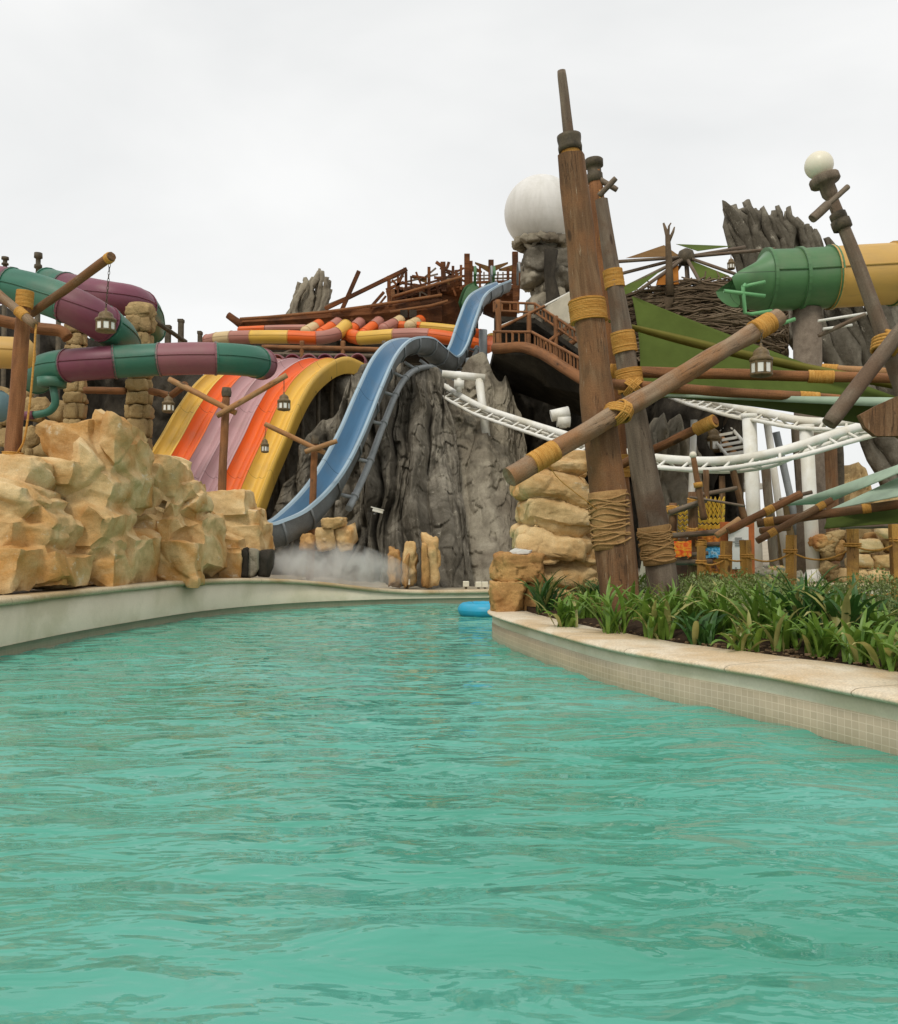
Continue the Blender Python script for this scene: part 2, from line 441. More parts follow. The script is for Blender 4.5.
        if fit:
            A = np.array([tuple(p) for p in out]); mx = A.max(0); mn = A.min(0)
            A = (A - (mx + mn) / 2) / ((mx - mn) / 2) * np.array(half)
            out = [Vector(p) for p in A]
        c = Vector(c)
        out = [c + p + Vector((shear[0] * p.z, shear[1] * p.z, 0)) for p in out]
        s.add(out, fa, None, True)
        return s
    def obj(s, name, mat, parent=None, label=None, cat=None, group=None, kind=None, origin=None, sharp=None):
        me = bpy.data.meshes.new(name)
        A = np.array(s.v)
        if parent is not None: o0 = Vector(ORG[parent.name])
        elif origin is not None: o0 = Vector(origin)
        else:
            o0 = Vector(((A[:, 0].min() + A[:, 0].max()) / 2, (A[:, 1].min() + A[:, 1].max()) / 2, A[:, 2].min()))
        A = A - np.array(o0)
        me.from_pydata(A.tolist(), [], s.f)
        uvl = me.uv_layers.new(name='UVMap')
        flat = []
        for f, u in zip(s.f, s.uv):
            if u is None: flat.extend([c for k in f for c in (A[k][0] + A[k][1], A[k][2])])
            else: flat.extend([c for q in u for c in q])
        uvl.data.foreach_set('uv', flat)
        me.polygons.foreach_set('use_smooth', s.sm)
        if sharp: me.set_sharp_from_angle(angle=R(sharp))
        me.materials.append(mat)
        o = bpy.data.objects.new(name, me); col.objects.link(o)
        if parent is not None: o.parent = parent
        if parent is None: o.location = o0
        ORG[o.name] = tuple(o0)
        tag(o, label, cat, group, kind)
        return o
def facet(q, S, s=1.7):
    w = q + noise.noise_vector(q * 1.5 + S) * .18
    dd, pp = noise.voronoi(w * s + S)
    g = noise.noise_vector(pp[0] * 5.3 + S) * 1.8
    v = g.dot(w * s + S - pp[0]) + g.x * .35
    v = max(-.8, min(.8, v)); e = dd[1] - dd[0]
    return v - max(0, .07 - e) * 4
ORG = {}
_ico = {}
def ico(sub):
    if sub not in _ico:
        import bmesh
        bm = bmesh.new(); bmesh.ops.create_icosphere(bm, subdivisions=sub, radius=1)
        bm.verts.ensure_lookup_table()
        co = np.array([v.co[:] for v in bm.verts]); fa = [tuple(v.index for v in f.verts) for f in bm.faces]
        bm.free(); _ico[sub] = (co, fa)
    return _ico[sub]
def tag(o, label=None, cat=None, group=None, kind=None):
    if label: o['label'] = label
    if cat: o['category'] = cat
    if group: o['group'] = group
    if kind: o['kind'] = kind
    elif cat: o['kind'] = 'thing'
    return o
def thing(name, label, cat, loc, group=None):
    o = bpy.data.objects.new(name, None); col.objects.link(o)
    o.location = loc; o.empty_display_size = .2
    ORG[o.name] = tuple(loc)
    return tag(o, label, cat, group)
def smooth_path(pts, m=8):
    """Catmull-Rom through tuples of any length"""
    P = [Vector(p) for p in pts]; P = [P[0] * 2 - P[1]] + P + [P[-1] * 2 - P[-2]]
    out = []
    for i in range(1, len(P) - 2):
        for k in range(m):
            t = k / m
            a, b, c, d = P[i - 1], P[i], P[i + 1], P[i + 2]
            out.append(.5 * ((2 * b) + (c - a) * t + (2 * a - 5 * b + 4 * c - d) * t * t + (3 * b - a - 3 * c + d) * t ** 3))
    out.append(P[-2]); return out
def pix(lst): return [at(*p) for p in lst]
def log_pts(a, b, n=10, wob=.01, seed=0):
    a, b = Vector(a), Vector(b); out = []
    for i in range(n + 1):
        t = i / n; L = (b - a).length
        w = Vector((noise.noise(Vector((t * 3 + seed, 0, 7))), noise.noise(Vector((t * 3 + seed, 5, 1))), noise.noise(Vector((t * 3, seed, 3))))) * wob * L
        out.append(a.lerp(b, t) + w * (1 if 0 < i < n else 0))
    return out
def log(mb, a, b, r0, r1=None, n=14, wob=.006, seed=0, jit=.1):
    r1 = r0 if r1 is None else r1
    P = log_pts(a, b, 14, wob, seed)
    rs = [r0 + (r1 - r0) * i / 14 for i in range(15)]
    rs[0] *= .93; rs[-1] *= .93
    mb.tube(P, rs, n, jit=jit, seed=seed)
    return P
def band(a, b, t0, t1, r0, r1, seed=0, n=18):
    """corrugated rope band round a straight pole between fractions t0..t1; r0,r1 pole radii at ends"""
    a, b = Vector(a), Vector(b); L = (b - a).length * (t1 - t0)
    turns = max(4, int(L / max(.016, r0 * .075))); mb = MB(); P = []; rs = []
    m = turns * 4
    for i in range(m + 1):
        t = t0 + (t1 - t0) * i / m
        r = r0 + (r1 - r0) * t
        w = abs(math.sin(math.pi * i / 4 + .4))
        jj = 1 + .05 * noise.noise(Vector((i * .3, seed, 0)))
        P.append(a.lerp(b, t)); rs.append(r * (1.07 * jj) + min(.009, r * .05) * w)
    rs[0] = r0 * .9; rs[-1] = (r0 + (r1 - r0) * t1) * .9
    mb.tube(P, rs, n, jit=.05, seed=seed)
    return mb
def cross_lash(c, axis_a, axis_b, r, seed=0, thick=.02):
    """X shaped lashing of rope loops round a crossing"""
    mb = MB(); c = Vector(c)
    A = Vector(axis_a).normalized(); B = Vector(axis_b).normalized()
    for sgn in (1, -1):
        ax = (A + B * sgn).normalized()
        nrm = A.cross(B).normalized()
        side = ax.cross(nrm).normalized()
        for k in range(4):
            off = ax * ((k - 1.5) * thick * 1.6); P = []
            for i in range(17):
                t = 2 * math.pi * i / 16
                P.append(c + off + side * math.cos(t) * r * 1.12 + nrm * math.sin(t) * r * 1.75)
            mb.tube(P, thick, 6, caps=False, seed=k)
    return mb
# ================================================================== SETTING
# channel edges in plan (water line)
Lw = [(-5.6, -8), (-5.5, -3), (-5.35, 2), (-5.2, 6), (-5.0, 10), (-4.75, 12.4), (-4.1, 15.2), (-2.9, 17.1), (-1.0, 18.2), (.8, 18.6), (3, 18.9), (6, 19), (14, 18.8), (60, 18)]
Lh = [.65, .65, .65, .65, .65, .65, .64, .55, .30, .28, .30, .35, .4, .4]
Lp = smooth_path([(x, y, h) for (x, y), h in zip(Lw, Lh)], 8)
def nrm2(P, i, left=True):
    a = P[max(i - 1, 0)]; b = P[min(i + 1, len(P) - 1)]
    d = Vector((b.x - a.x, b.y - a.y, 0)).normalized()
    return Vector((-d.y, d.x, 0)) if left else Vector((d.y, -d.x, 0))
# ground: one big sheet under everything plus the paved deck round the channel
mb = MB(); mb.grid([Vector((x, y, -1.0)) for x in (-1500, -60, 60, 1500) for y in (-1500, -60, 80, 2500)], 4, 4, False)
mb.obj('ground', deckm, kind='structure')
def ribbon(P, offs, uvscale=1.):
    """offs(i)->list of (outward distance, z); returns grid MB"""
    nv = None; V = []; U = []; L = 0
    for i, p in enumerate(P):
        if i: L += (Vector(P[i][:2]) - Vector(P[i - 1][:2])).length
        n = nrm2(P, i); prof = offs(i, p); nv = len(prof); s_ = 0; last = None
        for (d, z) in prof:
            q = Vector((p.x, p.y, 0)) + n * d + Vector((0, 0, z)); V.append(q)
            if last is not None: s_ += math.hypot(d - last[0], z - last[1])
            last = (d, z); U.append((L, s_))
    m = MB(); m.grid(V, len(P), nv, True, uvs=U); return m
mb = MB(); V = []
for i, p in enumerate(Lp):
    n = nrm2(Lp, i)
    for k, d in enumerate((.25, 3, 12, 45, 140)):
        q = Vector((p.x, p.y, 0)) + n * min(d, 3)
        if d > 3:
            w = (Vector((p.x, p.y, 0)) - Vector((0, 6, 0))).normalized(); q = q + (n * .4 + w * .6).normalized() * (d - 3)
        q.z = p.z - .03 + (.40 - p.z) * min(1, max(0, (d - .25) / 12)); V.append(q)
mb.grid(V, len(Lp), 5, False); mb.obj('pool_deck', deckm, kind='structure')

# left and far wall
wall = thing('pool_wall', 'long curved cream pool wall with thin stone edge along the left and far side', 'wall', (-5, 10, 0))
ribbon(Lp, lambda i, p: [(0, -.9), (0, .005)]).obj('pool_wall_base', tile_l, wall)
ribbon(Lp, lambda i, p: [(0, 0), (0, .11), (-.012, .112)]).obj('tile_band', tile_l, wall)
ribbon(Lp, lambda i, p: [(-.004, .11), (-.004, p.z - .045), (.3, p.z - .045)]).obj('wall_face', plaster, wall)
def copz(p, i, k): return .008 * noise.noise(Vector((p.x * 2.3, p.y * 2.3, k)))
ribbon(Lp, lambda i, p: [(.02, p.z - .085), (-.045 + copz(p, i, 2), p.z - .08 + copz(p, i, 1)), (-.065 + copz(p, i, 4), p.z - .045), (-.04, p.z - .005), (.0, p.z + copz(p, i, 3)), (.32, p.z + copz(p, i, 5)), (.33, p.z - .1)]).obj('coping', oldcop, wall)

# right planter island
Rw = [(3.6, -8), (3.5, -2), (3.35, 2.5), (3.05, 4.3), (2.69, 5.39), (2.27, 6.4), (1.83, 7.2), (1.45, 8.0), (1.08, 9.3), (.80, 10.5), (.62, 11.4), (.58, 12.1), (.80, 12.9), (1.5, 13.9), (3, 14.5), (6, 14.8), (14, 14.6), (60, 14)]
Rp = smooth_path([(x, y, .36) for x, y in Rw], 7)
Rrev = Rp
def rrib(offs):
    V = []; U = []; L = 0; nv = 0
    for i, p in enumerate(Rrev):
        if i: L += (Vector(Rrev[i][:2]) - Vector(Rrev[i - 1][:2])).length
        n = nrm2(Rrev, i, False); prof = offs(i, p); nv = len(prof); s_ = 0; last = None
        for (d, z) in prof:
            V.append(Vector((p.x, p.y, 0)) + n * d + Vector((0, 0, z)))
            if last is not None: s_ += math.hypot(d - last[0], z - last[1])
            last = (d, z); U.append((L, s_))
    m = MB(); m.grid(V, len(Rrev), nv, True, uvs=U); return m
cw = lambda p: .95 if p.y < 5 else (.95 - .45 * min(1, (p.y - 5) / 5))
pl = thing('planter_wall', 'curved raised planter wall with broad travertine edge over beige mosaic tiles at the right', 'planter', (1.5, 8, 0))
rrib(lambda i, p: [(0, -.9), (0, .004)]).obj('planter_base', tile_r, pl)
rrib(lambda i, p: [(0, 0), (0, .215), (.01, .217)]).obj('tile_band', tile_r, pl)
rrib(lambda i, p: [(.004, .214), (.004, .325), (.15, .325)]).obj('wall_face', plaster, pl)
rrib(lambda i, p: [(.05, .325), (-.045 + copz(p, i, 2), .322 + copz(p, i, 7) * .5), (-.065 + copz(p, i, 4), .338), (-.06, .352), (-.03, .366 + copz(p, i, 8) * .5), (.0, .37 + copz(p, i, 3) * .5), (cw(p) * .5, .372 + copz(p, i, 9)), (cw(p) - .02, .37 + copz(p, i, 5)), (cw(p), .355), (cw(p), .28)]).obj('coping', trav, pl)
# soil bed fills the island
V = []
inner = [Vector((p.x, p.y, 0)) + nrm2(Rrev, i, False) * (cw(p) - .05) for i, p in enumerate(Rrev)]
nI = len(inner)
mb = MB(); fs = []
half = [q for q in inner]
tipi = min(range(nI), key=lambda k: abs(Rrev[k].y - 12.1) + abs(Rrev[k].x - .58))
A = inner[:tipi][::-1]; B = inner[tipi:]
m_ = 60
def resamp(P, m):
    out = []
    for k in range(m + 1):
        t = (k / m) ** 1.6 * (len(P) - 1); i = min(int(t), len(P) - 2); out.append(P[i].lerp(P[i + 1], t - i))
    return out
A = resamp(A, m_); B = resamp(B, m_); W = 14; V = []
for a, b in zip(A, B):
    for k in range(W + 1):
        q = a.lerp(b, k / W); e = min(k, W - k) / W
        q.z = .325 + .10 * min(1, e * 6) + .03 * noise.noise(Vector((q.x * 2, q.y * 2, 0))); V.append(q)
mb.grid(V, m_ + 1, W + 1); mb.obj('planting_bed_soil', soil, kind='structure')

# water sheet with real ripples
def wave(x, y):
    k = 1.0
    a = noise.noise(Vector((x * 1.15 + y * .3, y * 2.5 - x * .35, 0))) * .024
    b = noise.noise(Vector((x * 2.1 - y * .3, y * 4.4 + x * .5, 3)))
    a += (.5 - abs(b)) * .016 + noise.noise(Vector((x * 1.7 + y * .7, y * 3.1 - x * .9, 13))) * .014
    a += noise.noise(Vector((x * .3, y * .5, 9))) * .02
    a *= k
    return a
def axis_pts(lst):
    out = []
    for a, b, n in lst: out += [a + (b - a) * k / n for k in range(n)]
    return out + [lst[-1][1]]
xs = axis_pts([(-8, -6, 3), (-6, 4, 150), (4, 8, 10), (8, 60, 12)]); ys = axis_pts([(-8, 1.5, 12), (1.5, 7, 150), (7, 12, 70), (12, 20.5, 60)])
V = [Vector((x, y, wave(x, y) if 1 < y < 20 and x < 6 else 0)) for x in xs for y in ys]
mb = MB(); mb.grid(V, len(xs), len(ys)); mb.obj('water', water_m, kind='structure')

# ------------------------------------------------------------------ planting
def leafblade(mb, base, az, L, w, lift, droop, twist=0., n=7):
    """arching strap leaf, V folded"""
    d = Vector((math.cos(az), math.sin(az), 0)); sd = Vector((-d.y, d.x, 0)); up = Vector((0, 0, 1))
    p = Vector(base); el = lift; V = []; U = []
    for i in range(n + 1):
        t = i / n
        ww = w * (math.sin(math.pi * min(1, (t * .93 + .10))) ** .6) * (1 if t < .95 else .25)
        e = el - droop * t * t
        nrm = (up * math.cos(e) - d * math.sin(e))
        sdd = sd * math.cos(twist * t) + nrm * math.sin(twist * t)
        V += [p - sdd * ww + nrm * ww * .45, p.copy(), p + sdd * ww + nrm * ww * .45]
        U += [(0, t * L), (.05, t * L), (.1, t * L)]
        p = p + (d * math.cos(e) + up * math.sin(e)) * (L / n)
    mb.grid(V, n + 1, 3, True, uvs=U)
def strap_plant(x, y, h, seed, mat_, label, nl=22, yf=.12, group='strap-leaved plants along the planter edge', spread=1., wid=.028):
    r = random.Random(seed); mb = MB(); mb2 = MB()
    for k in range(nl):
        az = r.uniform(0, 6.283); in_ = k / nl
        L = h * r.uniform(.8, 1.35); lift = R(90 - 42 * in_ * spread + r.uniform(-8, 8))
        tgt = mb2 if r.random() < yf else mb
        leafblade(tgt, (x + r.uniform(-.11, .11), y + r.uniform(-.11, .11), .36), az, L, wid * r.uniform(.8, 1.35), lift, R(r.uniform(45, 115)), r.uniform(-.5, .5))
    if mb2.v:
        t = thing('strap_leaf_plant', label, 'plant', (x, y, .38), group)
        mb.obj('leaves', mat_, t); mb2.obj('yellowed_leaves', leaf_y, t)
    else:
        mb.obj('strap_leaf_plant', mat_, None, label, 'plant', group, origin=(x, y, .38))
# (px, py of the foot, height px, dark/bright, label)
plants = [
 (545, 622, 44, leaf_d, 1.0, 'dark spiky strap-leaved plant at the left tip of the bed beside the sandstone block'),
 (566, 634, 30, leaf_g, 1.2, 'short bright strap-leaved plant just right of the spiky plant at the bed tip'),
 (590, 629, 34, leaf_g, 1.0, 'mid green strap-leaved plant left of the foot of the big lashed post'),
 (614, 640, 42, leaf_g, .9, 'broad strap-leaved plant in front of the big lashed post, near the stone edge'),
 (640, 632, 46, leaf_g, .8, 'tall upright strap-leaved plant in front of the leaning grey post'),
 (657, 645, 40, leaf_g, 1.0, 'strap-leaved plant low by the stone edge below the leaning grey post'),
 (682, 640, 52, leaf_g, .7, 'pale upright strap-leaved plant below the yellow zigzag panels'),
 (700, 650, 34, leaf_d, 1.2, 'low dark strap-leaved plant at the stone edge left of the drooping pale leaves'),
 (722, 645, 46, leaf_g, 1.0, 'leafy strap plant below the white notice board'),
 (742, 656, 36, leaf_y, 1.3, 'drooping strap-leaved plant with many pale yellow leaves by the stone edge'),
 (764, 650, 56, leaf_g, .8, 'tall wide-leaved strap plant between the two white columns'),
 (784, 656, 50, leaf_g, 1.0, 'dense strap-leaved plant left of the right white column foot'),
 (805, 650, 62, leaf_d, .7, 'tallest dark strap-leaved plant in front of the right white column'),
 (822, 662, 44, leaf_g, 1.1, 'sprawling strap-leaved plant right of the tallest dark one'),
 (846, 655, 64, leaf_d, .8, 'dark pointed strap plant below the roped yellow fence post'),
 (862, 668, 44, leaf_g, 1.1, 'short strap-leaved plant by the stone edge near the right frame side'),
 (885, 655, 50, leaf_g, .9, 'strap-leaved plant cut by the right frame edge'),
 (898, 675, 40, leaf_y, 1.2, 'yellowing strap plant lowest at the right frame edge'),
 (575, 612, 30, leaf_g, 1.0, 'small strap plant behind the spiky ones in front of the layered sandstone pillar'),
 (628, 612, 34, leaf_g, .9, 'strap-leaved plant tucked between the big post and the leaning grey post'),
 (600, 620, 34, leaf_d, 1.0, 'dark strap plant close against the left side of the big lashed post'),
 (674, 628, 36, leaf_g, 1.1, 'strap plant just right of the leaning grey post foot, behind the front row'),
 (710, 632, 40, leaf_g, 1.0, 'strap plant in the second row below the blue painted panel'),
 (776, 634, 40, leaf_d, 1.0, 'dark strap plant in the second row between the white columns'),
 (832, 640, 44, leaf_g, .9, 'upright strap plant in the second row left of the roped yellow post'),
 (872, 640, 42, leaf_d, 1.1, 'dark strap plant in the second row right of the roped yellow post'),
 (930, 690, 50, leaf_g, 1.0, 'strap plant just past the right frame edge by the stone edge'),
 (965, 705, 52, leaf_g, .9, 'second strap plant past the right frame edge by the stone edge'),
 (940, 655, 50, leaf_d, .9, 'dark strap plant past the right frame edge in the second row'),
 (736, 622, 30, leaf_g, 1.0, 'strap-leaved plant half buried in the sage ground cover'),
]
for i, (px, py, hp, mt, sp, lab) in enumerate(plants):
    g = atz(px, py - 10, .40); h = pr(hp, g.y)
    strap_plant(g.x, g.y, h * (1.0 + .16 * math.sin(i * 2.7)), 50 + i, leaf_g if mt is leaf_y else mt, lab, nl=34, spread=sp * .9, wid=.021 + .007 * ((i * 7) % 3) / 2, yf=.4 if mt is leaf_y else .12)
# fine ground cover
r = random.Random(5); mb = MB()
def inbed(x, y):
    # front limit: behind first row of strap plants
    yf = 12.3 - (x - .9) * 1.55 if x < 3.4 else 8.4 - (x - 3.4) * 1.6
    return x > .95 and y > max(yf, 4.2) and y < 14.0 and x < 8
mounds = [(r.uniform(1., 8), r.uniform(4.6, 13.6), r.uniform(.25, .65), r.uniform(.3, 1.1)) for _ in range(120)]
V = []; Fc = []
for k in range(100000):
    x = r.uniform(1., 8); y = r.uniform(4.2, 13.9)
    if not inbed(x, y): continue
    if math.hypot(x - 2.02, y - 11) < .3: continue
    hh = .06
    for (mx, my, mr, mh) in mounds:
        d = ((x - mx) ** 2 + (y - my) ** 2) / (mr * mr)
        if d < 1: hh = max(hh, .10 + .40 * mh * (1 - d) ** .6)
    hh *= .75 + .5 * (noise.noise(Vector((x * 2, y * 2, 4))) + .5)
    z = .38 + hh * r.uniform(.35, 1.0) ** .6
    az = r.uniform(0, 6.283); L = r.uniform(.028, .06); w = L * .30; el = r.uniform(-.4, 1.3)
    d = Vector((math.cos(az) * math.cos(el), math.sin(az) * math.cos(el), math.sin(el))); sd = Vector((-math.sin(az), math.cos(az), 0))
    p = Vector((x, y, z)); o = len(V)
    V += [p, p + d * L * .5 + sd * w, p + d * L, p + d * L * .5 - sd * w]; Fc.append((o, o + 1, o + 2, o + 3))
mb.add(V, Fc, None, False)
# sprigs
for k in range(900):
    x = r.uniform(1., 8); y = r.uniform(6.3, 13.8)
    if not inbed(x, y): continue
    p = Vector((x, y, .38)); h = r.uniform(.25, .5); q = p + Vector((r.uniform(-.12, .12), r.uniform(-.12, .12), h))
    mb.tube([p, p.lerp(q, .5) + Vector((.02, 0, 0)), q], .004, 3, False)
mb.obj('ground_cover', leaf_s, kind='stuff', label='low sage-green small-leaved ground cover filling the back of the planter', cat='ground cover')
# dead litter and pebbles in the soil: stuff
mb = MB()
for k in range(900):
    t = r.random() ** .6; i = int(t * (tipi - 30)) + 25
    i = min(i, nI - 1); p = inner[i] + nrm2(Rrev, i, False) * r.uniform(.02, .5)
    s_ = r.uniform(.008, .028); mb.box((p.x, p.y, .345 + r.uniform(0, .05)), (s_ * 1.6, s_, s_ * .5), Matrix.Rotation(r.uniform(0, 3), 3, 'Z') @ Matrix.Rotation(r.uniform(-.5, .5), 3, 'X'))
mb.obj('leaf_litter', surf('litter', (.10, .06, .03), (.26, .17, .09), s=5, bs=.2), kind='stuff', label='dry leaf litter and mulch chips on the soil behind the stone edge', cat='mulch')

# ================================================================== LEFT ROCKWORK
def rk(parent, x0, y0, x1, y1, Y, dep, seed, mat_=sand, sub=5, name='boulder', rot=0., planes=11, rough=.06, strata=.02, flat=.2, label=None):
    c = at((x0 + x1) / 2, (y0 + y1) / 2, Y); hx = pr((x1 - x0) / 2, Y); hz = pr((y1 - y0) / 2, Y)
    mb = MB(); mb.rock(c, (hx, dep / 2, hz), seed, sub, planes, rot, rough, strata, fit=True, flat=flat)
    return mb.obj(name, mat_, parent, label)
def outcrop(label, rocks, seed=1, vox=.03, amp=.16, name='rock_outcrop', fine=.010, smooth=0, layers=0, deci=.032):
    mb = MB(); import bmesh
    for (x0, y0, x1, y1, Y, dep, sd, rot) in rocks:
        c = at((x0 + x1) / 2, (y0 + y1) / 2, Y); half = np.array((pr((x1 - x0) / 2, Y), dep / 2, pr((y1 - y0) / 2, Y))); rr = random.Random(sd * 7 + 1)
        pts = []
        for sx in (-1, 1):
            for sy in (-1, 1):
                for sz in (-1, 1):
                    pts.append([sx * rr.uniform(.68, 1), sy * rr.uniform(.6, 1), sz * rr.uniform(.7, 1)])
                    if rr.random() < .5: pts.append([sx * rr.uniform(.1, .7), sy * rr.uniform(.6, 1), sz * rr.uniform(.8, 1)])
        bm = bmesh.new()
        for p in pts: bm.verts.new(p)
        r_ = bmesh.ops.convex_hull(bm, input=bm.verts[:]); bmesh.ops.delete(bm, geom=[g for g in r_['geom_interior'] if isinstance(g, bmesh.types.BMVert)], context='VERTS')
        bm.verts.ensure_lookup_table(); bm.verts.index_update(); M = Matrix.Rotation(rot, 3, 'Y')
        A = np.array([tuple(M @ v.co) for v in bm.verts]); mx = A.max(0); mn = A.min(0); A = (A - (mx + mn) / 2) / ((mx - mn) / 2) * half + np.array(c)
        mb.add([tuple(a) for a in A], [tuple(v.index for v in f.verts) for f in bm.faces]); bm.free()
    me = bpy.data.meshes.new('t'); me.from_pydata(mb.v, [], mb.f); o = bpy.data.objects.new('t', me); col.objects.link(o)
    md = o.modifiers.new('r', 'REMESH'); md.mode = 'VOXEL'; md.voxel_size = vox; md.adaptivity = 0
    ms = o.modifiers.new('s', 'SMOOTH'); ms.iterations = smooth; ms.factor = .5
    ev = o.evaluated_get(bpy.context.evaluated_depsgraph_get()); m2 = ev.to_mesh()
    n = len(m2.vertices); co = np.zeros(n * 3); no = np.zeros(n * 3)
    m2.vertices.foreach_get('co', co); m2.vertex_normals.foreach_get('vector', no)
    co = co.reshape(-1, 3); no = no.reshape(-1, 3); fs = [tuple(p.vertices) for p in m2.polygons]
    ev.to_mesh_clear(); bpy.data.objects.remove(o); S = Vector((seed * 3.7, seed * 1.3, seed * 2.1)); out = []
    for i in range(n):
        q = Vector(co[i]); nn = Vector(no[i]); u = Vector((q.x, q.y, q.z * 1.25))
        d = amp * .5 * noise.fractal(u * .9 + S, 1, 2, 3) + amp * .55 * facet(u, S, .9)
        if layers:
            zz = (q.z + .10 * q.x + .10 * noise.noise(u * 1.1 + S) + .03 * noise.noise(u * 4)) / layers; fz = zz - math.floor(zz); kz = math.floor(zz)
            d += .13 * (1 - abs(2 * fz - 1) ** 5) - .11 + .20 * noise.noise(Vector((kz * 3.3, q.x * .5, S.x)))
        st = q.z * 5.0 + q.x * 1.4 + noise.noise(u * .9 + S) * 2.2
        d -= amp * .28 * max(0, math.sin(st) - .55) * 2
        d += fine * (noise.fractal(u * 5 + S, .9, 2, 4) + .6 * facet(u, S * .7, 7))
        out.append(q + nn * d)
    me = bpy.data.meshes.new('t'); me.from_pydata([tuple(p) for p in out], [], fs); o = bpy.data.objects.new('t', me); col.objects.link(o)
    md = o.modifiers.new('d', 'DECIMATE'); md.ratio = deci
    sb = o.modifiers.new('u', 'SUBSURF'); sb.subdivision_type = 'SIMPLE'; sb.levels = 2; sb.render_levels = 2
    ev = o.evaluated_get(bpy.context.evaluated_depsgraph_get()); m2 = ev.to_mesh(); n = len(m2.vertices); co = np.zeros(n * 3); no = np.zeros(n * 3)
    m2.vertices.foreach_get('co', co); m2.vertex_normals.foreach_get('vector', no); co = co.reshape(-1, 3); no = no.reshape(-1, 3)
    fs = [tuple(p.vertices) for p in m2.polygons]; ev.to_mesh_clear(); bpy.data.objects.remove(o)
    out = [Vector(co[i]) + Vector(no[i]) * (.026 * noise.fractal(Vector(co[i]) * 3.0 + S, .8, 2, 5)) for i in range(n)]
    mb = MB(); mb.add(out, fs); return mb.obj(name, sand, None, label, 'rock', sharp=50)
outcrop('tall angular sandstone outcrop with a high flat-topped peak above the left pool wall', [
 (98, 412, 134, 520, 13.7, 1.5, 3, .10), (52, 421, 112, 490, 13.6, 1.4, 4, -.12), (80, 440, 130, 560, 13.4, 1.6, 41, .42), (46, 462, 94, 502, 13.0, 1.0, 5, -.05),
 (60, 490, 132, 565, 13.2, 1.5, 6, .4), (34, 500, 84, 560, 13.1, 1.2, 61, -.4), (62, 535, 132, 590, 13.3, 1.5, 7, 0), (104, 520, 152, 590, 13.9, 1.3, 8, .2),
 (84, 500, 116, 548, 12.8, .8, 44, .5), (46, 462, 86, 486, 12.8, .8, 47, .15)], 1, amp=.17)
outcrop('low rounded sandstone rocks at the far left frame edge behind the pool wall', [
 (-60, 462, 52, 500, 12.3, 1.5, 9, .12), (-40, 478, 50, 560, 11.8, 1.5, 10, .45), (10, 496, 72, 575, 12.1, 1.3, 11, .5), (-90, 500, 8, 570, 11.5, 1.5, 12, .1),
 (-50, 540, 40, 596, 11.2, 1.2, 13, .1), (10, 552, 80, 592, 11.9, 1.2, 14, -.1), (-150, 480, -40, 600, 11.5, 1.5, 15, 0), (-6, 486, 34, 520, 11.6, .8, 91, .35), (28, 520, 62, 560, 11.7, .8, 92, .6), (0, 520, 26, 545, 11.3, .6, 93, 0)], 2, amp=.15)
outcrop('craggy sandstone rock mass between the tall left peak and the stacked blocks', [
 (126, 462, 170, 545, 15.3, 1.6, 16, .1), (152, 453, 189, 520, 15.5, 1.4, 17, .25), (166, 478, 212, 570, 15.9, 1.5, 18, -.35), (134, 510, 190, 575, 15.2, 1.5, 19, .2),
 (118, 540, 205, 586, 15.0, 1.2, 20, 0), (186, 515, 222, 582, 15.9, 1.3, 21, -.25), (140, 470, 164, 500, 15.0, .8, 94, .3), (160, 500, 190, 540, 15.0, .8, 95, -.4), (182, 480, 206, 515, 15.6, .8, 96, -.2), (150, 545, 180, 580, 14.8, .7, 97, .2)], 3, amp=.18)
outcrop('stacked squarish sandstone blocks beside the foot of the blue slide', [
 (211, 490, 252, 518, 17.6, 1.2, 22, -.08), (214, 508, 269, 556, 17.9, 1.5, 23, -.12), (252, 520, 271, 552, 18.1, .9, 24, 0), (206, 530, 244, 582, 17.1, 1.2, 25, .1), (220, 546, 247, 582, 16.9, .9, 26, 0)], 4, amp=.10)
# dark stone spillway
w = thing('spillway', 'low dark wet stone spillway on the pool wall beside the stacked blocks', 'spillway', at(258, 577, 16.6))
for k, (a, b) in enumerate(((242, 252), (251, 262), (261, 272))):
    rk(w, a, 547 + k, b, 577, 16.9 + .1 * k, .7, 30 + k, (dark_shade_rock, palerock, dark_shade_rock)[k], 4, 'stone', planes=5, flat=.03, rough=.02)
# small rocks on the far bank
o5 = thing('rock_outcrop', 'small pile of sandstone blocks at the cliff foot right of the blue slide', 'rock', at(340, 560, 19.6))
for k, (a, b, c, d, mm) in enumerate(((322, 517, 346, 530, sand), (316, 527, 338, 552, sand), (336, 522, 357, 552, sand), (300, 533, 318, 552, sand2))):
    rk(o5, a, b, c, d, 19.6 + .1 * k, .9, 35 + k, mm, 4, planes=7, flat=.12)
for k, (a, b, c, d, lab) in enumerate(((387, 546, 402, 588, 'left of three narrow upright sandstone stumps on the far pool edge'), (401, 541, 418, 588, 'middle of three upright sandstone stumps on the far pool edge'), (420, 532, 441, 588, 'tallest right-hand sandstone stump on the far pool edge'))):
    t = thing('rock_stump', lab, 'rock', at((a + c) / 2, 587, 19.2), 'sandstone stumps on the far edge')
    rk(t, a, b, c, d, 19.2, .5, 50 + k, sand if k else sand2, 4, planes=8, rough=.09)
    rk(t, a + 1, b + 10, a + 10, 587, 19.0, .3, 60 + k, sand2, 4, planes=8, rough=.09)
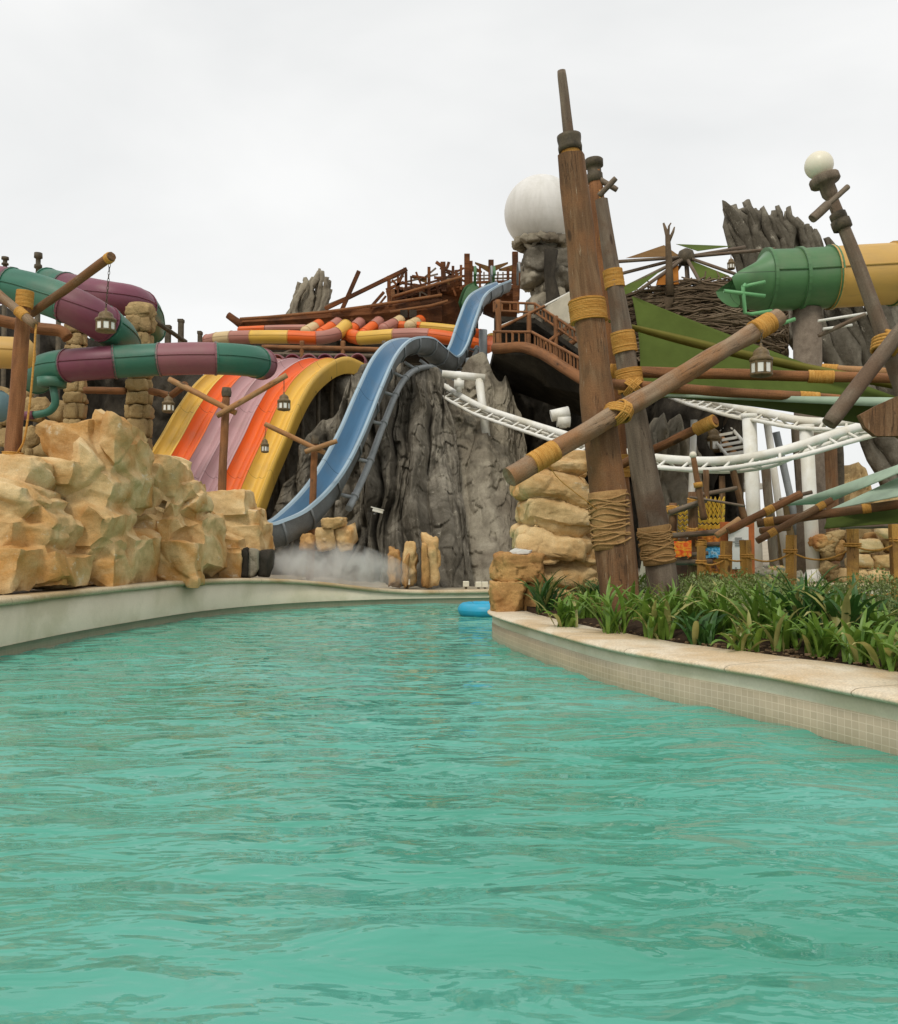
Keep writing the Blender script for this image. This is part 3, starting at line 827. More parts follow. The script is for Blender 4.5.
# layered pillar on the planter tip
outcrop('tall layered sandstone pillar beside the big lashed post', [
 (538, 449, 590, 484, 13.1, 1.0, 70, .1), (522, 462, 592, 494, 13.05, 1.2, 71, .05), (518, 480, 594, 526, 13, 1.3, 72, .06), (516, 490, 545, 562, 13.1, 1.1, 73, 0), (520, 520, 595, 552, 13, 1.3, 74, .10),
 (518, 538, 578, 562, 12.85, 1.2, 75, -.04), (560, 528, 597, 592, 13.1, 1.1, 76, .3), (526, 556, 594, 590, 13, 1.2, 77, .03), (534, 578, 597, 610, 13, 1.2, 78, 0)], 6, name='rock_pillar', vox=.026, amp=.06, smooth=0, layers=.40, deci=.11)
o7 = thing('rock_block', 'squat two-tier orange sandstone block at the very tip of the planter', 'rock', at(515, 612, 11.9))
rk(o7, 489, 551, 546, 583, 12.1, .8, 81, sand2, 5, 'rock_layer', planes=7, flat=.08)
rk(o7, 488, 580, 527, 614, 12.0, .75, 82, sand2, 5, 'rock_layer', planes=7, flat=.06)
rk(o7, 520, 580, 548, 612, 12.2, .7, 83, sand2, 5, 'rock_layer', planes=7, flat=.06)
rk(o7, 508, 548, 532, 556, 12.0, .4, 84, simple('pale_lime_crust', (.62, .60, .54), .9), 4, 'lime_crust', planes=9)
# ================================================================== CLIFFS
def cliff(name, st, mat_, label, zb=.2, nu=150, nv=90, cw_=1.6, amp=.6, lean=.55, seed=0, cat='rock', thick=4., fing=.5, jag=1.0, flare=1.5, mass=True):
    """st: stations (px_base, Y_base, px_top, py_top, Y_top). A column-folded rock face with a back."""
    P = []
    for i in range(nu):
        t = i / (nu - 1) * (len(st) - 1); k = min(int(t), len(st) - 2); u = t - k
        a = st[k]; b = st[k + 1]; v = [a[m] + (b[m] - a[m]) * u for m in range(5)]
        base = at(v[0], 560, v[1]); base.z = zb; top = at(v[2], v[3], v[4])
        P.append((base, top))
    V = []; s = 0; S = seed * 5.7; ncl = 6
    for i, (b, tp) in enumerate(P):
        if i: s += (Vector((b.x, b.y, 0)) - Vector((P[i - 1][0].x, P[i - 1][0].y, 0))).length
        s2 = s
        c1 = noise.voronoi(Vector((s / cw_ * .9 + S, .3, 0)))[0]
        hj = fing * (noise.noise(Vector((s * 1.9, S, 1))) + (c1[1] - c1[0]) * .8 - .3) * jag
        tp = tp + Vector((0, 0, hj))
        for j in range(nv):
            w = j / (nv - 1)
            q = b.lerp(tp, w)
            q.y = b.y + (tp.y - b.y) * (1 - (1 - w) ** flare) if flare != 1 else q.y
            wx = s2 + .45 * noise.noise(Vector((s2 * .3, q.z * .22, S))) * 2 + .12 * noise.noise(Vector((s2, q.z * .8, S)))
            vo = noise.voronoi(Vector((wx / cw_ + S, q.z / (cw_ * 5) + .3, 0)))[0]
            col_ = 1 - min(1, vo[0] * 1.35) ** 2
            crack = min(1, (vo[1] - vo[0]) * 2.6) ** .55
            vo2 = noise.voronoi(Vector((wx / cw_ * 2.9 + S, q.z / (cw_ * 1.6) + .7, 2)))[0]
            col2 = 1 - min(1, vo2[0] * 1.3) ** 2
            fr = noise.fractal(Vector((s2 * 2.2, q.z * 1.1, S + 2)), .9, 2.1, 5); d = amp * (col_ * .7 + crack * .75 + col2 * .30) + amp * .3 * noise.fractal(Vector((s2 * 1.1, q.z * .55, S)), 1, 2, 4) + .13 * fr + .12 * facet(Vector((s2, q.y * .3, q.z * 1.3)), Vector((S, 0, 0)), 2.2) + .05 * max(0, math.sin(q.z * 9 + fr * 4) - .3)
            taper = min(1, (1 - w) * 7 + .25)
            q = q + Vector((.18 * amp * noise.noise(Vector((s2 * 1.3, q.z, S + 4))), -d * taper, 0))
            V.append(q)
        last = V[-1]
        for k in range(ncl):
            f = (k + 1) / ncl
            if f <= .6: q = last + Vector((0, thick * f, .15 * noise.noise(Vector((s, f * 9, S))) - .2 * f))
            else: q = Vector((last.x, last.y + thick * (.6 + f * .4), last.z + (zb - last.z) * (f - .6) / .4))
            V.append(q)
    mb = MB(); mb.grid(V, nu, nv + ncl, True)
    o = len(V); tot = nv + ncl
    for base in (0, (nu - 1) * tot):
        mb.f.append(tuple(base + k for k in range(tot))); mb.sm.append(False); mb.uv.append(None)
    return mb.obj(name, mat_, None, label, cat)
cliff('rock_cliff', [(262, 25, 292, 470, 26.2), (300, 24.6, 322, 424, 26.8), (345, 24, 352, 380, 27.4), (375, 22.4, 380, 372, 27.8), (398, 20.9, 402, 362, 28), (425, 20.2, 420, 366, 28), (455, 20.0, 438, 366, 28.2), (474, 20.6, 448, 378, 28.6)], greyrock,
      'dark grey folded cliff right under the hump of the blue slide', nu=340, nv=200, cw_=1.05, amp=1.1, seed=1, fing=.5)
cliff('rock_cliff', [(440, 21.5, 446, 366, 29.5), (465, 21.4, 462, 362, 29.6), (495, 21.3, 485, 362, 29.6), (512, 21.6, 502, 372, 29.4), (524, 22.5, 514, 395, 29), (532, 23.5, 526, 440, 28)], palerock,
      'paler smooth grey cliff between the dark folded cliff and the layered sandstone pillar', nu=210, nv=180, cw_=1.5, amp=.5, seed=2, fing=.6)
cliff('rock_cliff', [(225, 31, 236, 420, 32), (300, 31, 300, 372, 32), (360, 30.5, 362, 362, 32), (400, 30.5, 402, 356, 32)], greyrock,
      'dark recessed cliff seen between the striped slide and the blue slide', nu=90, nv=60, cw_=1.6, amp=.9, seed=3)
cliff('rock_cliff', [(-120, 27, -120, 312, 29), (-20, 27.5, 0, 312, 29), (60, 28, 66, 322, 30), (120, 28.5, 125, 352, 30), (185, 29, 190, 372, 31), (250, 30, 250, 378, 32)], dark_shade_rock,
      'cave-like rock face coloured dark for shade behind the green and plum tubes on the left', nu=110, nv=60, cw_=2., amp=1.1, seed=4)
cliff('rock_cliff', [(490, 33, 490, 372, 34), (540, 32.5, 545, 374, 34), (600, 32, 600, 352, 33.5), (640, 31.5, 640, 335, 33), (700, 32, 720, 330, 33), (722, 33, 735, 372, 34)], dark_shade_rock,
      'cliff coloured near-black for deep shade beneath the wooden balcony and the twig nest', nu=120, nv=70, cw_=2., amp=1.2, seed=5, fing=.4)
cliff('rock_cliff', [(640, 29.5, 652, 426, 30.2), (660, 29.2, 664, 420, 30), (690, 29.4, 688, 424, 30.2), (706, 30, 700, 450, 30.6)], palerock,
      'small grey fluted rock behind the leaning post and lower white track', nu=70, nv=60, cw_=.9, amp=.45, seed=6, fing=.9)
cliff('rock_cliff', [(812, 27.5, 816, 482, 28), (840, 27.2, 846, 470, 28), (866, 27, 858, 460, 28.2), (882, 27.4, 872, 478, 28.4), (905, 27, 905, 492, 28)], sand_block,
      'brownish sandstone bank rising behind the pale green sails at the right', nu=60, nv=40, cw_=1., amp=.5, seed=7, fing=.9)

# leaning slab rocks (jagged fingers)
def slab_rock(name, outline, Y, mat_, label, n=11, thick=2.2, tip=.35, seed=0, lean=0):
    """outline: list of (bx,by,tx,ty,r px) pillars from base to tip"""
    mb = MB(); r = random.Random(seed)
    for k, (bx, by, tx, ty, rp) in enumerate(outline):
        Yk = Y + r.uniform(-.35, .35) * thick
        a = at(bx, by, Yk); b = at(tx, ty, Yk); m_ = 16; pts = []; rs = []
        for i in range(m_ + 1):
            t = i / m_; q = a.lerp(b, t) + Vector((noise.noise(Vector((k * 3.3, t * 2.5, seed))) * .25, 0, 0)); pts.append(q)
            R0 = pr(rp, Y); rs.append(R0 * (1.25 - .35 * t) * (1 if t < .9 else 1 - (t - .9) / .1 * r.uniform(.25, .7)) * (1 + .1 * noise.noise(Vector((k, t * 5, 0)))))
        mb.tube(pts, rs, 18, jit=.55, seed=k * 2.1 + seed)
    # knobby relief
    for i, v in enumerate(mb.v):
        q = Vector(v); d = noise.noise_vector(q * 1.4) * .12 + noise.noise_vector(q * 4) * .07 + noise.noise_vector(q * 9) * .03
        mb.v[i] = tuple(q + d)
    return mb.obj(name, mat_, None, label, 'rock')
slab_rock('jagged_rock', [(290, 328, 300, 283, 3), (294, 328, 304, 280, 3), (298, 328, 307, 276, 3), (302, 328, 311, 277, 3), (306, 328, 315, 272, 3), (310, 328, 320, 269, 3), (314, 328, 324, 272, 3), (318, 326, 329, 275, 3), (322, 322, 330, 279, 3), (288, 330, 297, 290, 3), (316, 326, 331, 288, 3), (305, 330, 312, 290, 4), (312, 330, 320, 292, 4), (296, 330, 304, 292, 4)], 41, palerock,
          'grey cluster of upright jagged rock fingers on the skyline left of the shipwreck', seed=2, thick=1)
fing = []
rj = random.Random(6)
tops_ = [(724, 210), (733, 201), (741, 210), (750, 199), (759, 208), (768, 212), (777, 207), (786, 213), (794, 209), (802, 222), (812, 229), (822, 236), (832, 246)]
for k in range(34):
    x = 724 + k * 3.15; i0 = min(int((x - 724) / 9), 11); f0 = (x - tops_[i0][0]) / (tops_[i0 + 1][0] - tops_[i0][0]); ty = tops_[i0][1] * (1 - f0) + tops_[i0 + 1][1] * f0 + rj.uniform(-3, 9)
    fing.append((x + 42, ty + 125, x, ty, rj.uniform(3.2, 5.5)))
for k in range(12): fing.append((770 + k * 7, 330 + k * 4, 732 + k * 8, 222 + k * 3.0, 7))
slab_rock('jagged_rock', fing, 31, greyrock, 'huge leaning brown-grey slab rock with jagged tips above the green tube', seed=5, thick=.8)
fing = []
for k in range(22):
    fing.append((893 + k * 8, 496 - k * .5, 806 + k * 8, 300 - 6 * (k % 3), rj.uniform(5.5, 9)))
for k in range(6): fing.append((925 + k * 22, 520, 835 + k * 22, 330, 13))
slab_rock('jagged_rock', fing, 29, greyrock, 'massive dark leaning rock body below the amber tube at the right frame edge', seed=8, thick=2.2)

# dome on rock tower
t = thing('rock_tower', 'craggy grey rock tower carrying the large white dome', 'rock tower', at(545, 345, 48))
for k, (a, b, c, d) in enumerate(((519, 247, 572, 282), (517, 262, 548, 292), (540, 268, 575, 300), (526, 280, 570, 320), (523, 300, 562, 350), (545, 300, 580, 350), (530, 330, 585, 420))):
    c0 = at((a + c) / 2, (b + d) / 2, 48); mb = MB()
    mb.rock(c0, (pr((c - a) / 2, 48), 1.4, pr((d - b) / 2, 48)), 90 + k, 4, 10, 0, .09, .03, fit=True)
    mb.obj('crag', palerock if k % 2 else greyrock, t)
mb = MB(); mb.tube([at(551, 250, 46.4), at(549, 275, 46.4), at(553, 300, 46.3), at(547, 345, 46.2)], [.35, .28, .38, .4], 10, jit=.3); mb.obj('root', dark_shade_rock, t)
c0 = at(541, 213, 48); rr = pr(37, 48)
mb = MB(); co, fa = ico(5); mb.add([c0 + Vector(p) * rr for p in co], fa); dm = mb.obj('white_dome', dome_m, None, 'large white sphere standing on the rock tower against the sky', 'dome')
t2 = thing('stone_collar', 'ring of small grey stones cupping the underside of the white dome', 'stone ring', c0 - Vector((0, 0, rr)))
r = random.Random(3)
for k in range(16):
    a = k / 16 * 6.283; mb = MB()
    mb.rock(c0 + Vector((math.cos(a) * rr * .62, math.sin(a) * rr * .62, -rr * .87)), (.38, .3, .26), 120 + k, 3, 8, r.uniform(-.5, .5), .08, fit=True); mb.obj('stone', palerock, t2)

# sandstone-block columns, left
def block_column(px, y0, y1, Y, w0, label, cap=True):
    t = thing('stone_column', label, 'column', at(px, y1, Y), 'sandstone block columns on the left')
    top = at(px, y0, Y).z; bot = at(px, y1, Y).z; x = at(px, y0, Y).x; w_ = pr(w0, Y); z = bot; k = 0; r = random.Random(int(px)); mb = MB()
    while z < top - .05:
        h = min(r.uniform(.28, .5), top - z); s_ = 1 + (.15 if cap and z > top - .9 else 0) + r.uniform(-.05, .05)
        n = 5; a0 = r.uniform(0, 1)
        for q in range(n):
            a = a0 + q / n * 6.283
            mb.rock((x + math.cos(a) * w_ * .26 * s_, Y + math.sin(a) * w_ * .26 * s_, z + h / 2), (w_ * .30 * s_, w_ * .30 * s_, h / 2 * 1.03), k * 7 + q + int(px), 3, 6, 0, .05, .0, fit=True, flat=.06)
        z += h; k += 1
    mb.obj('block_shaft', sand_block, t)
    if cap:
        mb = MB(); mb.lathe((x, Y, top - .02), [(.01, .1), (w_ * .5, .08), (w_ * .58, 0), (w_ * .57, -.3), (w_ * .5, -.34)], n=18); mb.obj('cap', sand_block, t)
block_column(141, 307, 480, 22.6, 24, 'sandstone block column with wider cap rising past the lower striped tube')
block_column(77, 322, 470, 23.5, 20, 'shorter sandstone block column behind the lower tube elbow', False)
# boulder infill under the tubes
t = thing('rubble_wall', 'rough brown boulder wall in the shade under the tubes at the left', 'wall', at(40, 470, 24))
r = random.Random(11)
for k in range(34):
    px = r.uniform(-20, 74); py = 395 + r.uniform(0, 95)
    c0 = at(px, py, 24.2); mb = MB(); mb.rock(c0, (r.uniform(.25, .42), .35, r.uniform(.22, .34)), 200 + k, 3, 9, r.uniform(-.4, .4), .08, fit=True); mb.obj('boulder', sand_block, t)

# dry stone wall at right
t = thing('stone_wall', 'tan stacked-stone wall behind the rope fence at the right frame edge', 'wall', at(885, 598, 19.6))
r = random.Random(21)
for row in range(6):
    x = 838 + r.uniform(0, 10) + (24 if row > 3 else 0)
    while x < 960:
        w_ = r.uniform(22, 44); y = 598 - row * 15; mb = MB()
        c0 = at(x + w_ / 2, y - 7, 19.6 + r.uniform(-.1, .1)); mb.rock(c0, (pr(w_ / 2, 19.6), .35, pr(8, 19.6)), 240 + row * 20 + int(x), 3, 7, r.uniform(-.08, .08), .06, fit=True, flat=.08)
        mb.obj('stone', sand if (row + int(x)) % 3 else sand2, t); x += w_ * .96

# ================================================================== SLIDES
def channel(path, side, prof, name, mat_, parent, sc=None):
    """sweep a cross profile [(across, up)] along path; side(i)->unit across vector"""
    V = []; U = []; L = 0; n = len(path); m = len(prof)
    for i, p in enumerate(path):
        if i: L += (path[i] - path[i - 1]).length
        tg = (path[min(i + 1, n - 1)] - path[max(i - 1, 0)]).normalized(); sd = side(i, tg)
        up = sd.cross(tg).normalized()
        if up.z < 0: up = -up
        q_ = sc(i) if sc else 1.
        for k, (a, h) in enumerate(prof):
            V.append(p + sd * a * q_ + up * h * q_); U.append((a * 3, L))
    mb = MB(); mb.grid(V, n, m, True, uvs=U)
    return mb.obj(name, mat_, parent, sharp=50)
rain = thing('multi_lane_slide', 'wide humped racing slide striped yellow, orange and mauve', 'water slide', at(230, 500, 24))
rp = smooth_path([at(*q) for q in ((372, 372, 33), (357, 364, 31.6), (345, 361, 30.6), (330, 367, 29.6), (312, 384, 28.4), (297, 411, 27.2), (286, 438, 26.2), (273, 468, 25.1), (262, 497, 24), (250, 530, 22.8))], 8)
LW = .605; cross = Vector((-1, .04, 0)).normalized()
lane_m = [p_yel, p_org, p_mau, p_mau, p_org, p_yel]
def lane_prof(w):
    out = [(0, .11), (.035, .12), (.07, .10)]
    for k in range(1, 12):
        a = .07 + (w - .07) * k / 12; t = k / 12
        h = .10 - .26 * math.sin(math.pi * t) ** .6 + .07 * math.exp(-((t - .5) / .08) ** 2)
        out.append((a, h))
    out += [(w, .105)]
    return out + [(w, -.24), (0, -.24), (0, .11)]
for k in range(6):
    base = [p + cross * (k * LW) for p in rp]
    channel(base, lambda i, tg: cross, lane_prof(LW - .004), 'lane', lane_m[k], rain)
# outer curved side wall of the right lane and left lane
channel([p for p in rp], lambda i, tg: cross, [(.05, .11), (0, .15), (-.05, .12), (-.07, .0), (-.05, -.42), (.02, -.45), (.04, -.14)], 'side_wall', p_yel, rain)
channel([p + cross * (6 * LW) for p in rp], lambda i, tg: cross, [(-.04, .11), (0, .15), (.05, .12), (.06, -.35), (-.03, -.35)], 'side_wall', p_yel, rain)
for k in range(7):                     # support frames below
    p = rp[16 + 7 * k] + cross * 1.9
    mb = MB(); a = p + cross * -1.9 - Vector((0, 0, .4)); b = p + cross * 1.9 - Vector((0, 0, .4))
    mb.tube([a, b], .06, 8)
    for q in (a.lerp(b, .12), a.lerp(b, .88)): mb.tube([q, Vector((q.x, q.y, .35))], .07, 8)
    mb.obj('support_frame', ironm, rain)
# dark mouths of the tubes feeding the lanes
for k in range(6):
    c0 = rp[4] + cross * (k + .5) * LW + Vector((0, .6, .35)); mb = MB()
    mb.lathe(c0, [(.30, .7), (.31, 0), (.28, -.03), (.24, 0), (.24, .68), (.0, .7)], Vector((0, 1, .1)), 18)
    mb.obj('entry_hood', (p_dus, p_dus, p_pur, p_dus, p_pur, p_dus)[k], rain)

blue = thing('body_slide', 'long narrow blue slide with a hump, dropping from the tower to the left pool edge', 'water slide', at(290, 545, 20))
bp = smooth_path([at(*q) for q in ((255, 536, 19.7), (273, 535, 19.9), (298, 521, 20.3), (326, 490, 21.2), (350, 446, 22.6), (370, 398, 24.2), (386, 364, 25.6), (402, 348, 27), (422, 346, 28.6), (436, 356, 30), (449, 364, 31), (459, 352, 32), (468, 325, 33.2), (477, 303, 34.5), (490, 293, 36), (504, 287, 37.5))], 8)
def bside(i, tg):
    return Vector((tg.y, -tg.x, 0)).normalized()
Wb = .30
bsc = lambda i: 1.22 - .22 * min(1, i / 34)
bprof = [(-Wb - .05, .20), (-Wb - .02, .25), (-Wb + .03, .24)]
inner_ = []
for k in range(13):
    t = k / 12; a = -Wb + .04 + (2 * Wb - .08) * t
    inner_.append((a, -.16 + .38 * abs(2 * t - 1) ** 2.2))
bflr = inner_
channel(bp, bside, bflr, 'slide_bed', p_blu, blue, bsc)
channel(bp, bside, [(-Wb + .04, .215), (-Wb + .01, .26), (-Wb - .06, .26), (-Wb - .08, .2)], 'rim', p_blul, blue, bsc)
channel(bp, bside, [(Wb - .04, .215), (Wb - .01, .26), (Wb + .06, .26), (Wb + .08, .2)], 'rim', p_blul, blue, bsc)
channel(bp, bside, [(-Wb - .06, .2), (-Wb - .03, -.05), (-.22, -.22), (0, -.27), (.22, -.22), (Wb + .03, -.05), (Wb + .06, .2)], 'slide_shell', greym, blue, bsc)
for i in range(10, len(bp) - 2, 7):       # ribs around the shell
    tg = (bp[i + 1] - bp[i - 1]).normalized(); sd = bside(i, tg); up = sd.cross(tg).normalized(); up = up if up.z > 0 else -up
    pts = [bp[i] + sd * a * bsc(i) + up * h * bsc(i) for a, h in ((-Wb - .08, .2), (-Wb - .05, -.06), (-.23, -.24), (0, -.29), (.23, -.24), (Wb + .05, -.06), (Wb + .08, .2))]
    mb = MB(); mb.tube(pts, .03, 6); mb.obj('shell_rib', greym, blue)
mb = MB(); sp = []
for i in range(25, len(bp) - 26):
    tg = (bp[i + 1] - bp[i - 1]).normalized(); sd = bside(i, tg); up = sd.cross(tg).normalized(); up = up if up.z > 0 else -up
    sp.append(bp[i] + sd * .30 - up * .70)
mb.tube(sp, .09, 10); mb.obj('support_pipe', greypipe, blue)
for k in range(2, len(sp), 6):
    mb = MB(); i = 25 + k; mb.tube([sp[k], bp[i] - Vector((0, 0, .46))], .05, 6); mb.tube([sp[k] + Vector((0, 0, 0)), sp[k] + (sp[min(k + 1, len(sp) - 1)] - sp[k]).normalized() * .10], .11, 10)
    mb.obj('bracket', greypipe, blue)
# start frame at top
for s_ in (-1, 1):
    mb = MB(); q = bp[-1] + bside(0, (bp[-1] - bp[-3]).normalized()) * .6 * s_; P = [q + Vector((0, 0, z)) + Vector((0, -y, 0)) for z, y in ((0, 0), (.5, .1), (.8, .4), (.7, .8), (.2, 1.2))]
    mb.tube(P, .045, 8); mb.obj('start_rail', greypipe, blue)
mb = MB(); a = at(470, 367, 31.5)
mb.tube([Vector((a.x, a.y, a.z + .3)), Vector((a.x - .1, a.y, .3))], .16, 12); mb.tube([at(483, 330, 34), Vector((at(483, 330, 34).x, 34, .3))], .16, 12)
mb.obj('support_post', greypipe, blue)
gs = thing('body_slide', 'short green slide mouth beside the top of the blue slide', 'water slide', at(474, 300, 37))
gp = smooth_path([at(*q) for q in ((470, 308, 35.5), (473, 298, 36.4), (477, 291, 37.4), (484, 287, 38.5))], 6)
channel(gp, bside, [(a * 1.3, h) for a, h in bflr], 'slide_bed', p_dgr, gs)
channel(gp, bside, [(-.45, .25), (-.38, -.1), (0, -.25), (.38, -.1), (.45, .25)], 'slide_shell', p_dgr, gs)
for s_ in (-1, 1):
    q = gp[-1] + Vector((.4 * s_, -.2, .0)); mb = MB(); mb.tube([q, q + Vector((0, 0, .5)), q + Vector((0, -.5, .65)), q + Vector((0, -.9, .2))], .06, 8)
    mb.obj('start_rail', p_dgr, gs)

def seg_tube(name, label, pts, rad, cols, group=None, n=22, flange=True, seam=True, endcap=True, cat='tube slide', m=10):
    """tube through pts with coloured segments; cols: [(t0,t1,mat)] along arc length fraction"""
    P = smooth_path(pts, m); L = [0]
    for a, b in zip(P, P[1:]): L.append(L[-1] + (b - a).length)
    T = L[-1]
    def pt(s_):
        s_ = max(0, min(T, s_)); k = 0
        while k < len(L) - 2 and L[k + 1] < s_: k += 1
        return P[k].lerp(P[k + 1], (s_ - L[k]) / max(1e-6, L[k + 1] - L[k]))
    if cols[0][0] == 'px':       # segment borders given as picture columns
        xs_ = [449 + F * p.x / (p.y * CP) for p in P]; br_ = []
        for xx in cols[0][1]:
            k = min(range(len(P) - 1), key=lambda q: abs(xs_[q] - xx)); br_.append(L[k] / T)
        br_ = [0] + br_ + [1]; cols = [(br_[k], br_[k + 1], m__) for k, m__ in enumerate(cols[0][2])]
    root = thing(name, label, cat, P[0], group)
    for (t0, t1, mt) in cols:
        mm = max(4, int((t1 - t0) * T / (rad * .5)) + 1); mb = MB()
        Q = [pt((t0 + (t1 - t0) * k / mm) * T) for k in range(mm + 1)]
        rs = [rad] * len(Q)
        mb.tube(Q, rs, n, caps=False)
        if flange:
            for e in (0, -1):
                d = (Q[1] - Q[0]).normalized() if e == 0 else (Q[-1] - Q[-2]).normalized()
                mb.tube([Q[e] - d * rad * .06, Q[e] + d * rad * .06], rad * 1.06, n, caps=True, smooth=False)
        if seam:
            for sg in (1, -1):
                S = []
                for k in range(len(Q)):
                    d = (Q[min(k + 1, mm)] - Q[max(k - 1, 0)]).normalized(); sd = Vector((d.y, -d.x, 0)).normalized(); S.append(Q[k] + sd * rad * 1.0 * sg + Vector((0, 0, rad * .08)))
                mb.tube(S, rad * .05, 5)
        mb.obj('tube_segment', mt, root)
    if endcap:
        for e in (0, 1):
            q = P[0] if e == 0 else P[-1]; d = (P[0] - P[1]).normalized() if e == 0 else (P[-1] - P[-2]).normalized()
            mb = MB(); mb.lathe(q - d * rad * .02, [(rad * 1.0, 0), (rad * .9, rad * .35), (rad * .6, rad * .62), (.01, rad * .72)], d, n); mb.obj('end_cap', cols[0 if e == 0 else -1][2], root)
    return root
# left big tubes
seg_tube('tube_slide', 'upper green and plum tube curving down behind the hanging lantern at the top left', pix([(-90, 282, 20.5), (-30, 282, 20.3), (0, 285, 20), (30, 291, 19.8), (60, 301, 19.6), (80, 310, 19.6), (98, 320, 19.8), (112, 330, 20.3), (121, 340, 21.2), (124, 354, 22.4)]), pr(19, 19.8),
         [('px', [-60, 9, 63, 101], [p_grn, p_pur, p_grn, p_pur, p_grn])])
seg_tube('tube_slide', 'plum tube with green end rising behind the upper green tube', pix([(48, 284, 25), (68, 289, 24.5), (90, 294, 24), (112, 298, 23.8), (134, 302, 24.2), (146, 312, 25.2), (150, 330, 26.5)]), pr(16, 24.2),
         [(0, .16, p_grn), (.16, .66, p_pur), (.66, 1, p_grn)])
seg_tube('tube_slide', 'long level lower tube striped sea-green and mauve, ending above the striped racing slide', pix([(36, 378, 21.2), (44, 371, 20.6), (56, 367, 20.3), (75, 365, 20.1), (100, 363, 20), (140, 360.5, 20.2), (190, 358.5, 20.3), (225, 359, 20.5), (250, 361, 20.9), (262, 364, 21.6)]), pr(16.2, 20.3),
         [('px', [66, 111, 160, 215, 255], [p_grn, p_pur, p_grn, p_dus, p_grn, p_dus])])
seg_tube('tube_slide', 'cream-yellow tube end poking in at the left frame edge', pix([(-90, 350, 17.5), (-40, 351, 17.4), (0, 352.5, 17.2), (24, 353.5, 17.3)]), pr(16, 17.3), [(0, .7, p_cre), (.7, 1, p_amb)])
seg_tube('tube_slide', 'slate-teal tube end low at the left frame edge', pix([(-80, 404, 17.5), (-40, 405, 17.4), (0, 406, 17.3)]), pr(15, 17.3), [(0, .6, p_teal), (.6, 1, p_teal)])
t = thing('drain_pipe', 'green bent drain pipe dropping from the lower striped tube', 'pipe', at(52, 384, 20.2))
mb = MB(); mb.tube(smooth_path(pix([(51, 378, 20.2), (54, 392, 20.1), (55, 404, 20.1), (48, 412, 20.1), (34, 415, 20.1)]), 5), pr(3.8, 20), 12); mb.obj('pipe_bend', p_grn, t)
mb = MB(); mb.lathe(at(52, 388, 20.2), [(.1, 0), (.3, .02), (.32, .22), (.1, .25)], n=16); mb.obj('flange_box', p_grn, t)
mb = MB(); mb.tube(pix([(34, 415, 20.1), (22, 416, 20.1)]), pr(4.4, 20), 12); mb.obj('pipe_socket', p_pur, t)
mb = MB(); mb.tube(smooth_path(pix([(-10, 318, 22), (30, 327, 22), (60, 331, 22), (68, 338, 22)]), 5), pr(6, 22), 12, jit=.1); mb.obj('log_beam', wood_red, None, 'curved reddish log beam under the upper left tube', 'beam')
for k, (a, b, lab) in enumerate((((84, 390, 22.4), (126, 391, 22.4), 'horizontal log between the two sandstone columns'), ((150, 391, 22.2), (172, 396, 22), 'short red log running right from the capped sandstone column'), ((172, 395, 22), (186, 384, 21.8), 'bent red log stub left of the striped racing slide'))):
    mb = MB(); log(mb, at(*a), at(*b), pr(3.6, 22), None, 10, seed=k); mb.obj('log_beam', wood_red, None, lab, 'beam')

# coloured coil tubes in front of the ship
cl = [p_cre, p_ros, p_yel, p_org, p_ros, p_yel]
seg_tube('coil_tube_slide', 'left level warm-coloured tube run of yellow, orange and mauve below the shipwreck', pix([(208, 341, 38), (225, 338, 37.4), (255, 337, 37), (290, 337, 36.8), (318, 338, 36.8), (336, 334, 37.2), (346, 326, 38)]), pr(6.8, 37),
         [(0, .09, p_ros), (.09, .20, p_cre), (.20, .33, p_ros), (.33, .56, p_yel), (.56, .72, p_org), (.72, .86, p_ros), (.86, 1, p_yel)], 'warm-coloured tubes below the shipwreck', 16, m=6)
seg_tube('coil_tube_slide', 'right level warm-coloured tube run ending behind the blue slide in orange', pix([(352, 336, 37.6), (362, 338, 37), (390, 336, 36.6), (420, 335, 36.4), (448, 338, 36.2), (472, 344, 36.2), (486, 347, 36.6), (492, 340, 37.6)]), pr(7, 36.6),
         [(0, .1, p_org), (.1, .30, p_yel), (.30, .5, p_ros), (.5, .95, p_org), (.95, 1, p_yel)], 'warm-coloured tubes below the shipwreck', 16, m=6)
seg_tube('coil_tube_slide', 'yellow and orange upper tube run behind the right level tube', pix([(400, 326, 38.6), (425, 327, 38), (455, 330, 37.6), (480, 334, 37.8)]), pr(5, 38), [(0, .3, p_org), (.3, .75, p_yel), (.75, 1, p_org)], 'warm-coloured tubes below the shipwreck', 14, m=6)
seg_tube('coil_tube_slide', 'thin pinkish tube run behind the left level tube', pix([(240, 330, 38.6), (275, 328.5, 38.4), (305, 328, 38.4)]), pr(3.6, 38), [(0, .4, p_org), (.4, 1, p_ros)], 'warm-coloured tubes below the shipwreck', 14, m=6)
for k, (a, b, m1, m2, lab) in enumerate((((306, 332), (319, 325), p_cre, p_org, 'first short sloping tube, cream with orange end, from the left'), ((321, 334), (338, 323), p_org, p_ros, 'second short sloping tube, orange with mauve end'), ((345, 336), (360, 323), p_org, p_ros, 'third short sloping tube, bright orange, between the two level runs'), ((364, 334), (379, 322), p_org, p_ros, 'fourth short sloping tube, steep orange'), ((384, 329), (400, 321), p_ros, p_cre, 'fifth short sloping tube, mauve with pale end'), ((410, 326), (420, 321), p_cre, p_org, 'sixth and last short sloping tube, small and cream'))):
    A_ = at(*a, 37.9); B_ = at(*b, 39)
    seg_tube('coil_tube_slide', lab, [A_, A_.lerp(B_, .5), B_], pr(6, 38), [(0, .6, m1), (.6, 1, m2)], 'warm-coloured tubes below the shipwreck', 14, m=4)

